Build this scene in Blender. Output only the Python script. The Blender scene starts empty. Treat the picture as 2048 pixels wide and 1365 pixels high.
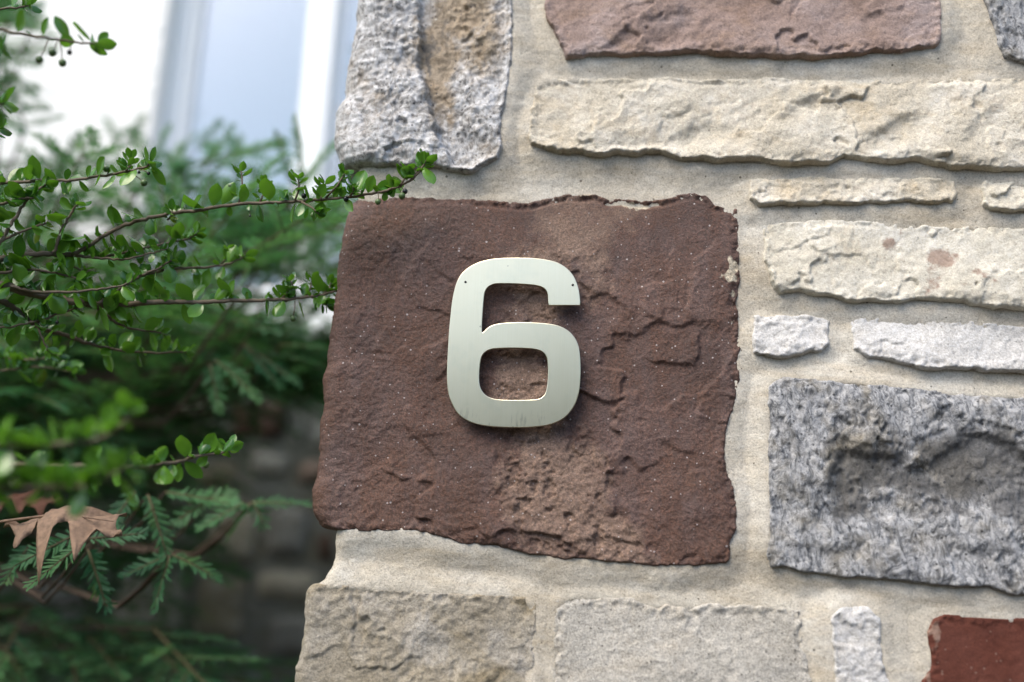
import bpy, bmesh, math, random
import numpy as np
from mathutils import Vector, Matrix

# ------------------------------------------------------------------ camera
S = bpy.context.scene
COL = S.collection
F_PX = 1991.0                      # focal length in photograph pixels (2048 wide)
YAW, PITCH, ROLL = 0.072, 0.2173, 0.045
DIST = 0.86
CAM_Z = 0.80
cam_d = bpy.data.cameras.new('camera')
cam = bpy.data.objects.new('camera', cam_d)
COL.objects.link(cam)
cam_d.sensor_width = 36.0
cam_d.lens = 36.0 * F_PX / 2048.0
cam_d.clip_start = 0.02
cam_d.clip_end = 500.0
ROT = Matrix.Rotation(YAW, 3, 'Z') @ Matrix.Rotation(math.pi / 2 + PITCH, 3, 'X') @ Matrix.Rotation(ROLL, 3, 'Z')
FWD = ROT @ Vector((0, 0, -1))
CAM = Vector((0, 0, CAM_Z)) - FWD * DIST
CAM.z = CAM_Z
cam.matrix_world = Matrix.Translation(CAM) @ ROT.to_4x4()
cam_d.dof.use_dof = True
cam_d.dof.focus_distance = DIST - 0.012
cam_d.dof.aperture_fstop = 1.8
S.camera = cam

# ------------------------------------------------------------------ world, sun, exposure
SUN_AZ, SUN_EL = math.radians(218), math.radians(52)    # azimuth clockwise from +Y
W = bpy.data.worlds.new('World')
S.world = W
W.use_nodes = True
wn = W.node_tree.nodes
wl = W.node_tree.links
bg = wn.get('Background') or wn.new('ShaderNodeBackground')
sky = wn.new('ShaderNodeTexSky')
sky.sky_type = 'NISHITA'
sky.sun_disc = False
sky.sun_elevation = SUN_EL
sky.sun_rotation = SUN_AZ
sky.air_density = 1.0
sky.dust_density = 1.6
sky.ozone_density = 0.3
wl.new(sky.outputs[0], bg.inputs[0])
bg.inputs[1].default_value = 0.12
sun_d = bpy.data.lights.new('sun', 'SUN')
sun_d.energy = 1.5
sun_d.angle = math.radians(42)
sun_d.color = (1.0, 0.91, 0.78)
sun = bpy.data.objects.new('sun', sun_d)
COL.objects.link(sun)
sd_dir = Vector((math.sin(SUN_AZ) * math.cos(SUN_EL), math.cos(SUN_AZ) * math.cos(SUN_EL), math.sin(SUN_EL)))
sun.rotation_euler = sd_dir.to_track_quat('Z', 'Y').to_euler()
sun.location = (-3, -4, 6)
S.view_settings.view_transform = 'Standard'
S.view_settings.look = 'None'
S.view_settings.gamma = 1.0
S.view_settings.use_curve_mapping = False
S.view_settings.exposure = 1.45
S.cycles.max_bounces = 8
S.cycles.transparent_max_bounces = 8

# ------------------------------------------------------------------ helpers
RND = random.Random(7)
NR = np.random.default_rng(11)

def U(px, py, y=0.0):
    """a photograph pixel seen on the vertical plane at depth y -> world point"""
    d = ROT @ Vector(((px - 1024.0) / F_PX, (682.5 - py) / F_PX, -1.0))
    t = (y - CAM.y) / d.y
    return CAM + d * t

_perm = NR.permutation(256)
_perm = np.concatenate([_perm, _perm, _perm])
_g = NR.normal(size=(256, 3))
_g /= np.linalg.norm(_g, axis=1)[:, None]

def perlin(P):
    X = np.floor(P).astype(np.int64)
    f = P - X
    X &= 255
    u = f * f * f * (f * (f * 6 - 15) + 10)
    out = 0
    for i in (0, 1):
        for j in (0, 1):
            for k in (0, 1):
                h = _perm[_perm[_perm[(X[:, 0] + i) & 255] + ((X[:, 1] + j) & 255)] + ((X[:, 2] + k) & 255)]
                gd = _g[h & 255]
                dx = (f[:, 0] - i) * gd[:, 0] + (f[:, 1] - j) * gd[:, 1] + (f[:, 2] - k) * gd[:, 2]
                w = (u[:, 0] if i else 1 - u[:, 0]) * (u[:, 1] if j else 1 - u[:, 1]) * (u[:, 2] if k else 1 - u[:, 2])
                out = out + w * dx
    return out * 1.6

def fbm(P, size, octv=4, gain=0.5, seed=0.0, stretch=None):
    Q = P / size
    if stretch is not None:
        Q = Q / np.array(stretch)[None, :]
    Q = Q + np.array([seed * 17.3, seed * 7.7 + 3.1, seed * 11.9])[None, :]
    o = 0
    a = 1.0
    for i in range(octv):
        o = o + a * perlin(Q)
        Q = Q * 2.03 + 5.7
        a *= gain
    return o

def rot_xz(P, ang):
    c, s = math.cos(ang), math.sin(ang)
    Q = P.copy()
    Q[:, 0] = c * P[:, 0] + s * P[:, 2]
    Q[:, 2] = -s * P[:, 0] + c * P[:, 2]
    return Q

def smooth(t):
    t = np.clip(t, 0, 1)
    return t * t * (3 - 2 * t)

def terrace(v, n, sharp=0.12):
    q = v * n
    b = np.floor(q)
    return (b + smooth((q - b) / sharp)) / n

def facets(P, size, off, tilt, seed, stretch=(1.0, 1.0), ang=0.0, warp=0.35, soft=0.0010):
    """broken rock: irregular cleavage planes, each with its own level and tilt"""
    Q = rot_xz(P, ang)
    W_ = np.stack([fbm(P, size * 0.55, 3, 0.6, seed + 1.3), fbm(P, size * 0.55, 3, 0.6, seed + 4.7)], 1) * warp
    q = np.stack([Q[:, 0] / stretch[0], Q[:, 2] / stretch[1]], 1) / size + W_ + seed * 3.7
    c0 = np.floor(q).astype(np.int64)
    rs = np.random.default_rng(int(abs(seed) * 100) + 5)
    T = rs.random((64, 64, 5))
    best = np.full((len(q), 2), 9.0)
    hh = np.zeros((len(q), 2))
    for i in (-1, 0, 1):
        for j in (-1, 0, 1):
            c = c0 + np.array([[i, j]])
            t = T[c[:, 0] % 64, c[:, 1] % 64]
            dv = q - (c + 0.15 + 0.7 * t[:, :2])
            d = (dv ** 2).sum(1) ** 0.5
            h = (t[:, 2] - 0.5) * 2 * off + ((t[:, 3] - 0.5) * dv[:, 0] + (t[:, 4] - 0.5) * dv[:, 1]) * 2 * tilt * size
            n1 = d < best[:, 0]
            n2 = ~n1 & (d < best[:, 1])
            best[:, 1] = np.where(n1, best[:, 0], np.where(n2, d, best[:, 1]))
            hh[:, 1] = np.where(n1, hh[:, 0], np.where(n2, h, hh[:, 1]))
            best[:, 0] = np.where(n1, d, best[:, 0])
            hh[:, 0] = np.where(n1, h, hh[:, 0])
    w = 0.5 - 0.5 * np.clip((best[:, 1] - best[:, 0]) * size / soft, 0, 1)
    return hh[:, 0] * (1 - w) + hh[:, 1] * w

def resample(poly, step):
    out = []
    n = len(poly)
    for i in range(n):
        a = np.array(poly[i])
        b = np.array(poly[(i + 1) % n])
        m = max(1, int(np.linalg.norm(b - a) / step))
        for k in range(m):
            out.append(a + (b - a) * k / m)
    return np.array(out)

def signed_dist(P2, poly, vec=False):
    """positive inside"""
    res = np.empty(len(P2))
    nv = np.zeros(len(P2))
    A = poly.astype(np.float32)
    B = np.roll(A, -1, axis=0)
    E = B - A
    L2 = (E ** 2).sum(1) + 1e-12
    for c in range(0, len(P2), 8000):
        p = P2[c:c + 8000].astype(np.float32)
        w = p[:, None, :] - A[None]
        t = np.clip((w * E[None]).sum(2) / L2[None], 0, 1)
        d = w - t[..., None] * E[None]
        d2 = (d ** 2).sum(2)
        am = d2.argmin(1)
        dm = np.sqrt(d2[np.arange(len(p)), am])
        nv[c:c + 8000] = d[np.arange(len(p)), am, 1] / (dm + 1e-9)
        cond = (A[None, :, 1] > p[:, None, 1]) != (B[None, :, 1] > p[:, None, 1])
        xi = A[None, :, 0] + (p[:, None, 1] - A[None, :, 1]) * E[None, :, 0] / (E[None, :, 1] + 1e-15)
        ins = (cond & (p[:, None, 0] < xi)).sum(1) % 2 == 1
        res[c:c + 8000] = np.where(ins, dm, -dm)
    return (res, nv) if vec else res

def mesh_np(name, V, Fq, mat, parent=None, attrs=None, smooth_shade=True):
    """V (n,3), Fq (m,3|4) -> one mesh object"""
    V = np.asarray(V, dtype=np.float32)
    Fq = np.asarray(Fq, dtype=np.int32)
    k = Fq.shape[1]
    me = bpy.data.meshes.new(name)
    me.vertices.add(len(V))
    me.vertices.foreach_set('co', V.ravel())
    me.loops.add(Fq.size)
    me.loops.foreach_set('vertex_index', Fq.ravel())
    me.polygons.add(len(Fq))
    me.polygons.foreach_set('loop_start', np.arange(0, Fq.size, k, dtype=np.int32))
    me.update(calc_edges=True)
    me.validate()
    if smooth_shade:
        me.polygons.foreach_set('use_smooth', np.ones(len(me.polygons), dtype=bool))
    if attrs:
        for an, av in attrs.items():
            a = me.attributes.new(an, 'FLOAT', 'POINT')
            a.data.foreach_set('value', np.asarray(av, dtype=np.float32))
    if mat is not None:
        me.materials.append(mat)
    return link(name, me, parent)

def link(name, me, parent=None):
    o = bpy.data.objects.new(name, me)
    COL.objects.link(o)
    if parent is not None:
        o.parent = parent
        o.matrix_parent_inverse = WORLD_INV(parent)
    return o

def WORLD_INV(p):
    m = Matrix.Identity(4)
    chain = []
    while p is not None:
        chain.append(p)
        p = p.parent
    for q in reversed(chain):
        m = m @ q.matrix_parent_inverse @ q.matrix_basis
    return m.inverted()

def empty(name, loc, label=None, cat=None, group=None):
    o = bpy.data.objects.new(name, None)
    COL.objects.link(o)
    o.location = loc
    o.empty_display_size = 0.05
    tag(o, label, cat, group)
    return o

def tag(o, label=None, cat=None, group=None, kind=None):
    if label: o['label'] = label
    if cat: o['category'] = cat
    if group: o['group'] = group
    if kind: o['kind'] = kind
    return o

def catmull(pts, sub=8, closed=False):
    P = [np.array(p, float) for p in pts]
    n = len(P)
    out = []
    rng = range(n) if closed else range(n - 1)
    for i in rng:
        if closed:
            p0, p1, p2, p3 = P[i - 1], P[i], P[(i + 1) % n], P[(i + 2) % n]
        else:
            p1, p2 = P[i], P[i + 1]
            p0 = P[i - 1] if i > 0 else 2 * p1 - p2
            p3 = P[i + 2] if i + 2 < n else 2 * p2 - p1
        for k in range(sub):
            t = k / sub
            out.append(0.5 * (2 * p1 + (p2 - p0) * t + (2 * p0 - 5 * p1 + 4 * p2 - p3) * t * t + (3 * p1 - p0 - 3 * p2 + p3) * t ** 3))
    if not closed:
        out.append(P[-1])
    return np.array(out)

class MB:
    """collects quads/triangles"""
    def __init__(self):
        self.v = []
        self.f = []
    def tube(self, pts, rads, seg=6):
        pts = [Vector(p) for p in pts]
        b0 = len(self.v)
        n = len(pts)
        for i, p in enumerate(pts):
            t = (pts[min(i + 1, n - 1)] - pts[max(i - 1, 0)])
            if t.length < 1e-9: t = Vector((0, 0, 1))
            t.normalize()
            a = t.cross(Vector((0.13, 0.31, 0.94)))
            if a.length < 1e-4: a = t.cross(Vector((1, 0, 0)))
            a.normalize()
            b = t.cross(a)
            r = rads[i] if hasattr(rads, '__len__') else rads
            for k in range(seg):
                an = 2 * math.pi * k / seg
                self.v.append(p + a * (r * math.cos(an)) + b * (r * math.sin(an)))
        for i in range(n - 1):
            for k in range(seg):
                self.f.append((b0 + i * seg + k, b0 + i * seg + (k + 1) % seg, b0 + (i + 1) * seg + (k + 1) % seg, b0 + (i + 1) * seg + k))
        self.f.append(tuple(b0 + (n - 1) * seg + k for k in range(seg)))
        self.f.append(tuple(b0 + k for k in reversed(range(seg))))
    def box(self, a, b):
        x0, y0, z0 = a
        x1, y1, z1 = b
        i = len(self.v)
        self.v += [Vector(c) for c in ((x0, y0, z0), (x1, y0, z0), (x1, y1, z0), (x0, y1, z0), (x0, y0, z1), (x1, y0, z1), (x1, y1, z1), (x0, y1, z1))]
        for q in ((0, 3, 2, 1), (4, 5, 6, 7), (0, 1, 5, 4), (1, 2, 6, 5), (2, 3, 7, 6), (3, 0, 4, 7)):
            self.f.append(tuple(i + k for k in q))
    def mesh(self, name, mat, smooth_shade=True, bevel=0.0):
        me = bpy.data.meshes.new(name)
        me.from_pydata([tuple(p) for p in self.v], [], self.f)
        if bevel > 0:
            bm = bmesh.new()
            bm.from_mesh(me)
            bmesh.ops.bevel(bm, geom=list(bm.edges), offset=bevel, segments=2, affect='EDGES', profile=0.6)
            bm.to_mesh(me)
            bm.free()
        me.update()
        if smooth_shade:
            me.polygons.foreach_set('use_smooth', [True] * len(me.polygons))
        if mat: me.materials.append(mat)
        return me
    def build(self, name, mat, parent=None, smooth_shade=True, bevel=0.0):
        return link(name, self.mesh(name, mat, smooth_shade, bevel), parent)

# ------------------------------------------------------------------ material builder
class NB:
    def __init__(self, name):
        self.m = bpy.data.materials.new(name)
        self.m.use_nodes = True
        self.t = self.m.node_tree
        self.t.nodes.clear()
        self.out = self.n('ShaderNodeOutputMaterial')
        self.tc = self.n('ShaderNodeTexCoord')
        self.obj = self.tc.outputs['Object']
    def n(self, ty):
        return self.t.nodes.new(ty)
    def set(self, sock, v):
        if hasattr(v, 'is_output') or isinstance(v, bpy.types.NodeSocket):
            self.t.links.new(v, sock)
        else:
            if isinstance(v, (tuple, list)) and len(v) == 3 and sock.type == 'RGBA':
                v = (*v, 1)
            sock.default_value = v
    def mapping(self, scale=(1, 1, 1), rot=(0, 0, 0), vec=None):
        k = self.n('ShaderNodeMapping')
        self.set(k.inputs['Vector'], vec or self.obj)
        k.inputs['Scale'].default_value = scale
        k.inputs['Rotation'].default_value = rot
        return k.outputs[0]
    def noise(self, scale, detail=4, rough=0.55, vec=None, dist=0.0):
        k = self.n('ShaderNodeTexNoise')
        self.set(k.inputs['Vector'], vec or self.obj)
        k.inputs['Scale'].default_value = scale
        k.inputs['Detail'].default_value = detail
        k.inputs['Roughness'].default_value = rough
        k.inputs['Distortion'].default_value = dist
        return k.outputs['Fac']
    def voro(self, scale, out='Color', vec=None, feature='F1'):
        k = self.n('ShaderNodeTexVoronoi')
        k.feature = feature
        self.set(k.inputs['Vector'], vec or self.obj)
        k.inputs['Scale'].default_value = scale
        return k.outputs[out]
    def ramp(self, fac, stops, interp='LINEAR'):
        k = self.n('ShaderNodeValToRGB')
        k.color_ramp.interpolation = interp
        el = k.color_ramp.elements
        while len(el) < len(stops): el.new(0.5)
        for e, (p, c) in zip(el, stops):
            e.position = p
            if not hasattr(c, '__len__'): c = (c, c, c)
            e.color = (*c, 1)
        self.set(k.inputs[0], fac)
        return k.outputs[0]
    def mix(self, fac, a, b, mode='MIX'):
        k = self.n('ShaderNodeMix')
        k.data_type = 'RGBA'
        k.blend_type = mode
        self.set(k.inputs[0], fac)
        self.set(k.inputs[6], a)
        self.set(k.inputs[7], b)
        return k.outputs[2]
    def math(self, op, a, b=0.0, c=None):
        k = self.n('ShaderNodeMath')
        k.operation = op
        self.set(k.inputs[0], a)
        self.set(k.inputs[1], b)
        if c is not None: self.set(k.inputs[2], c)
        return k.outputs[0]
    def attr(self, name):
        k = self.n('ShaderNodeAttribute')
        k.attribute_name = name
        return k.outputs['Fac']
    def rnd(self):
        return self.n('ShaderNodeObjectInfo').outputs['Random']
    def bump(self, h, strength, dist, normal=None):
        k = self.n('ShaderNodeBump')
        k.inputs['Strength'].default_value = strength
        k.inputs['Distance'].default_value = dist
        self.set(k.inputs['Height'], h)
        if normal is not None: self.set(k.inputs['Normal'], normal)
        return k.outputs[0]
    def bsdf(self, color, rough=0.9, spec=0.3, normal=None, metal=0.0, **kw):
        k = self.n('ShaderNodeBsdfPrincipled')
        self.set(k.inputs['Base Color'], color)
        self.set(k.inputs['Roughness'], rough)
        self.set(k.inputs['Specular IOR Level'], spec)
        self.set(k.inputs['Metallic'], metal)
        if normal is not None: self.set(k.inputs['Normal'], normal)
        for a, v in kw.items():
            self.set(k.inputs[a], v)
        return k.outputs[0]
    def done(self, sh):
        self.t.links.new(sh, self.out.inputs[0])
        return self.m

def m_brown():
    b = NB('brown_sandstone')
    big = b.noise(14, 5, 0.6)
    col = b.ramp(big, [(0.3, (0.052, 0.0245, 0.0165)), (0.5, (0.083, 0.0405, 0.0275)), (0.72, (0.118, 0.0625, 0.0450))])
    hue = b.noise(7, 4, 0.6, None, 0.5)
    col = b.mix(b.math('MULTIPLY', b.ramp(hue, [(0.42, 0), (0.62, 1)]), 0.55), col, (0.105, 0.050, 0.029))
    col = b.mix(b.math('MULTIPLY', b.ramp(b.noise(11, 4, 0.6, b.mapping((1, 1, 0.8), (0.3, 0.2, 0.1))), [(0.50, 0), (0.70, 1)]), 0.55), col, (0.092, 0.062, 0.058))
    dg = b.noise(60, 4, 0.6, b.mapping((1, 1, 0.35), (0, 0.75, 0)))
    col = b.mix(b.math('MULTIPLY', b.ramp(dg, [(0.45, 0), (0.7, 1)]), 0.35), col, (0.115, 0.082, 0.078))
    tan = b.mix(b.noise(70, 4, 0.7), (0.135, 0.079, 0.053), (0.27, 0.185, 0.135))
    m1 = b.math('ADD', b.attr('m1'), b.math('MULTIPLY', b.math('SUBTRACT', b.noise(45, 5, 0.65), 0.5), 1.1))
    col = b.mix(b.math('MULTIPLY', b.ramp(m1, [(0.34, 0), (0.74, 1)]), 0.85), col, tan)
    m2 = b.math('ADD', b.attr('m2'), b.math('MULTIPLY', b.math('SUBTRACT', b.noise(90, 4, 0.6), 0.5), 0.9))
    col = b.mix(b.ramp(m2, [(0.5, 0), (0.62, 1)]), col, b.mix(b.noise(300, 2), (0.26, 0.20, 0.13), (0.62, 0.55, 0.42)))
    gr = b.noise(620, 3, 0.85)
    col = b.mix(0.85, col, b.ramp(gr, [(0.3, 0.12), (0.5, 0.5), (0.70, 0.98)]), 'OVERLAY')
    gr2 = b.noise(330, 3, 0.6)
    col = b.mix(0.45, col, b.ramp(gr2, [(0.3, 0.3), (0.7, 0.72)]), 'OVERLAY')
    # mica flakes
    vc = b.voro(380, 'Color')
    vd = b.voro(380, 'Distance')
    sel = b.math('MULTIPLY', b.math('GREATER_THAN', b.n_sep(vc), 0.95), b.math('LESS_THAN', vd, b.math('MULTIPLY', b.noise(57, 2), 0.5)))
    col = b.mix(b.math('MULTIPLY', sel, 0.6), col, (0.55, 0.50, 0.48))
    h = b.math('ADD', b.math('MULTIPLY', gr2, 0.7), b.math('MULTIPLY', gr, 1.0))
    nrm = b.bump(h, 0.9, 0.0012)
    return b.done(b.bsdf(col, b.ramp(gr2, [(0.3, 0.5), (0.7, 0.8)]), 0.5, nrm))

def _sep(self, col):
    k = self.n('ShaderNodeSeparateColor')
    self.set(k.inputs[0], col)
    return k.outputs[0]
NB.n_sep = _sep

def m_sand(name, c0, c1, c2, ochre=(0.42, 0.30, 0.15), och=0.5, grain=0.5, dark=(0.06, 0.055, 0.05), bumpd=0.0014, pits=0.35, seed=0):
    """layered sandstone: three tones, ochre staining, sandy grain"""
    b = NB(name)
    vec = b.mapping((1, 1, 1))
    va = b.n('ShaderNodeVectorMath')
    va.inputs[1].default_value = (seed * 3.1, seed * 1.7, seed * 2.3)
    b.set(va.inputs[0], b.obj)
    vec = va.outputs[0]
    col = b.ramp(b.noise(16, 5, 0.62, vec), [(0.3, c0), (0.5, c1), (0.7, c2)])
    o1 = b.noise(26, 6, 0.68, b.mapping((0.7, 1, 1.2), (0, 0.5, 0), vec), 0.6)
    o1 = b.math('ADD', o1, b.math('MULTIPLY', b.attr('m1'), 0.3))
    col = b.mix(b.math('MULTIPLY', b.ramp(o1, [(0.5, 0), (0.74, 1)]), och), col, ochre)
    gr = b.noise(600, 3, 0.85, vec)
    col = b.mix(grain, col, b.ramp(gr, [(0.30, 0.08), (0.5, 0.52), (0.72, 0.95)]), 'OVERLAY')
    g2 = b.noise(240, 4, 0.65, vec)
    col = b.mix(grain * 0.6, col, b.ramp(g2, [(0.3, 0.32), (0.7, 0.68)]), 'OVERLAY')
    pit = b.math('MULTIPLY', b.math('GREATER_THAN', b.n_sep(b.voro(310, 'Color', vec)), 0.93), b.math('LESS_THAN', b.voro(310, 'Distance', vec), 0.30))
    col = b.mix(b.math('MULTIPLY', pit, pits), col, dark)
    m2 = b.math('ADD', b.attr('m2'), b.math('MULTIPLY', b.math('SUBTRACT', b.noise(120, 4, 0.7), 0.5), 1.0))
    col = b.mix(b.math('MULTIPLY', b.ramp(m2, [(0.45, 0), (0.7, 1)]), 0.8), col, b.mix(b.noise(350, 2), (0.13, 0.075, 0.05), (0.42, 0.30, 0.24)))
    h = b.math('ADD', b.math('MULTIPLY', g2, 0.7), b.math('MULTIPLY', gr, 0.9))
    return b.done(b.bsdf(col, 0.92, 0.2, b.bump(h, 0.85, bumpd)))

def m_granite(name, light, mid, darkc, stain, stretch=(1, 1, 1), rot=0.0, scale=1.0, ms=0.7):
    b = NB(name)
    vec = b.mapping(stretch, (0, rot, 0))
    n1 = b.noise(150 * scale, 5, 0.78, vec, 1.6)
    col = b.ramp(n1, [(0.34, darkc), (0.44, mid), (0.54, light), (0.72, tuple(min(0.85, c * 1.22) for c in light))])
    n2 = b.noise(85 * scale, 4, 0.7, vec, 1.5)
    col = b.mix(b.math('MULTIPLY', b.ramp(n2, [(0.52, 0), (0.66, 1)]), 0.6), col, tuple(c * 0.75 for c in mid))
    n3 = b.noise(40, 4, 0.6)
    col = b.mix(b.math('MULTIPLY', b.ramp(n3, [(0.5, 0), (0.72, 1)]), 0.45), col, stain)
    m1 = b.math('ADD', b.attr('m1'), b.math('MULTIPLY', b.math('SUBTRACT', b.noise(70, 5, 0.7), 0.5), 0.9))
    st = b.mix(1.0, b.mix(0.4, col, (0.5, 0.5, 0.5)), tuple(min(1, c * 2.0) for c in stain), 'MULTIPLY')
    col = b.mix(b.math('MULTIPLY', b.ramp(m1, [(0.35, 0), (0.75, 1)]), ms), col, st)
    m2 = b.math('ADD', b.attr('m2'), b.math('MULTIPLY', b.math('SUBTRACT', b.noise(60, 5, 0.7), 0.5), 0.9))
    col = b.mix(b.math('MULTIPLY', b.ramp(m2, [(0.4, 0), (0.7, 1)]), 0.75), col, b.mix(b.noise(200, 3), (0.03, 0.03, 0.032), (0.13, 0.125, 0.115)))
    gr = b.noise(700, 2, 0.7)
    col = b.mix(0.5, col, b.ramp(gr, [(0.28, 0.25), (0.72, 0.78)]), 'OVERLAY')
    sp = b.math('MULTIPLY', b.math('GREATER_THAN', b.n_sep(b.voro(330, 'Color')), 0.95), b.math('LESS_THAN', b.voro(330, 'Distance'), 0.36))
    col = b.mix(b.math('MULTIPLY', sp, 0.8), col, (0.02, 0.02, 0.024))
    h = b.math('ADD', b.math('MULTIPLY', n1, 1.6), b.math('MULTIPLY', gr, 0.4))
    return b.done(b.bsdf(col, 0.62, 0.45, b.bump(h, 0.8, 0.0014)))

def m_mortar(name='sand_mortar', tint=(1, 1, 1)):
    b = NB(name)
    T = lambda c: tuple(x * y for x, y in zip(c, tint))
    col = b.ramp(b.noise(9, 5, 0.6), [(0.32, T((0.405, 0.360, 0.285))), (0.5, T((0.475, 0.438, 0.365))), (0.68, T((0.540, 0.510, 0.445)))])
    trw = b.noise(26, 6, 0.6, b.mapping((0.35, 1, 1.5), (0, 0.06, 0)), 0.8)
    col = b.mix(b.math('MULTIPLY', b.ramp(trw, [(0.46, 0), (0.70, 1)]), 0.6), col, T((0.41, 0.335, 0.225)))
    col = b.mix(b.math('MULTIPLY', b.ramp(b.noise(17, 5, 0.7, b.mapping((0.6, 1, 1))), [(0.5, 0), (0.7, 1)]), 0.5), col, T((0.58, 0.565, 0.52)))
    gr = b.noise(640, 3, 0.85)
    col = b.mix(0.46, col, b.ramp(gr, [(0.30, 0.02), (0.45, 0.5), (0.72, 0.92)]), 'OVERLAY')
    g2 = b.noise(150, 5, 0.7)
    col = b.mix(0.3, col, b.ramp(g2, [(0.3, 0.3), (0.7, 0.7)]), 'OVERLAY')
    pit = b.math('MULTIPLY', b.math('GREATER_THAN', b.n_sep(b.voro(200, 'Color')), 0.97), b.math('LESS_THAN', b.voro(200, 'Distance'), b.math('MULTIPLY', b.noise(40, 2), 0.38)))
    col = b.mix(b.math('MULTIPLY', pit, 0.75), col, (0.06, 0.05, 0.035))
    h = b.math('ADD', b.math('MULTIPLY', g2, 1.3), b.math('SUBTRACT', b.math('MULTIPLY', gr, 0.6), pit))
    return b.done(b.bsdf(col, 0.95, 0.15, b.bump(h, 0.8, 0.0012)))

def m_plain(name, col, rough=0.7, spec=0.3, var=0.25, scale=30, metal=0.0, bumpd=0.0, bscale=80):
    b = NB(name)
    n = b.noise(scale, 4, 0.6)
    c = b.mix(n, tuple(max(0, k * (1 - var)) for k in col), tuple(min(1, k * (1 + var)) for k in col))
    nr = b.bump(b.noise(bscale, 4, 0.6), 0.7, bumpd) if bumpd else None
    return b.done(b.bsdf(c, rough, spec, nr, metal))

MAT = {}
MAT['brown'] = m_brown()
MAT['beige'] = m_sand('cream_sandstone', (0.44, 0.39, 0.30), (0.54, 0.495, 0.405), (0.62, 0.585, 0.51), (0.44, 0.32, 0.17), 0.5, 0.42, seed=1)
MAT['cream'] = m_sand('pale_cream_sandstone', (0.50, 0.46, 0.37), (0.57, 0.535, 0.45), (0.63, 0.605, 0.535), (0.50, 0.40, 0.24), 0.25, 0.38, seed=2, bumpd=0.0010)
MAT['palegrey'] = m_sand('pale_grey_sandstone', (0.44, 0.43, 0.41), (0.53, 0.52, 0.50), (0.60, 0.59, 0.57), (0.46, 0.38, 0.26), 0.25, 0.5, seed=3, bumpd=0.0010)
MAT['tangrey'] = m_sand('grey_tan_sandstone', (0.24, 0.205, 0.145), (0.33, 0.295, 0.235), (0.42, 0.395, 0.355), (0.27, 0.20, 0.09), 0.6, 0.5, seed=4)
MAT['greybuff'] = m_sand('grey_buff_sandstone', (0.37, 0.345, 0.295), (0.43, 0.405, 0.355), (0.48, 0.455, 0.405), (0.40, 0.30, 0.17), 0.25, 0.6, seed=5, bumpd=0.0009, pits=0.6)
MAT['mauve'] = m_sand('mauve_sandstone', (0.22, 0.155, 0.125), (0.30, 0.225, 0.195), (0.37, 0.305, 0.290), (0.32, 0.20, 0.10), 0.4, 0.45, seed=6)
MAT['red'] = m_sand('smooth_red_stone', (0.078, 0.025, 0.017), (0.100, 0.033, 0.022), (0.122, 0.043, 0.030), (0.10, 0.05, 0.04), 0.2, 0.25, dark=(0.6, 0.5, 0.42), bumpd=0.0005, pits=0.12, seed=7)
MAT['granite'] = m_granite('grey_white_granite', (0.52, 0.52, 0.52), (0.30, 0.29, 0.275), (0.060, 0.062, 0.068), (0.29, 0.215, 0.125), (1, 1, 0.75), 0.5, 0.62, 0.85)
MAT['gneiss'] = m_granite('blue_grey_gneiss', (0.37, 0.37, 0.37), (0.165, 0.170, 0.175), (0.026, 0.029, 0.036), (0.20, 0.165, 0.10), (1.1, 1, 0.62), 0.2, 0.80, 0.6)
MAT['mortar'] = m_mortar()

# ------------------------------------------------------------------ the stone wall with its corner
wall = empty('stone_wall', (0.2, 0.0, 0.0), 'rough stone wall corner of mixed brown, cream and grey blocks in sandy mortar', 'wall')

def px_poly(pts, y):
    return [(U(a, b, y).x, U(a, b, y).z) for a, b in pts]

def blob(P, spec, y=-0.008, warp=0.010):
    """soft masks for stains and darker patches: list of (px, py, rx, ry, angle_deg, weight) in photograph pixels -> value per vertex"""
    v = np.zeros(len(P))
    P = P.copy()
    wx = fbm(P, 0.030, 4, 0.6, 301.0) * warp
    wz = fbm(P, 0.030, 4, 0.6, 307.0) * warp
    P[:, 0] += wx
    P[:, 2] += wz
    for (cx, cy, rx, ry, ang, w) in spec:
        c = U(cx, cy, y)
        k = (U(cx + 10, cy, y) - c).length / 10
        a = math.radians(ang)
        dx = P[:, 0] - c.x
        dz = P[:, 2] - c.z
        u = (dx * math.cos(a) + dz * math.sin(a)) / (rx * k)
        w2 = (-dx * math.sin(a) + dz * math.cos(a)) / (ry * k)
        v = np.maximum(v, w * np.clip(1.25 - np.sqrt(u * u + w2 * w2) * 0.8, 0, 1))
    return v

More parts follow.
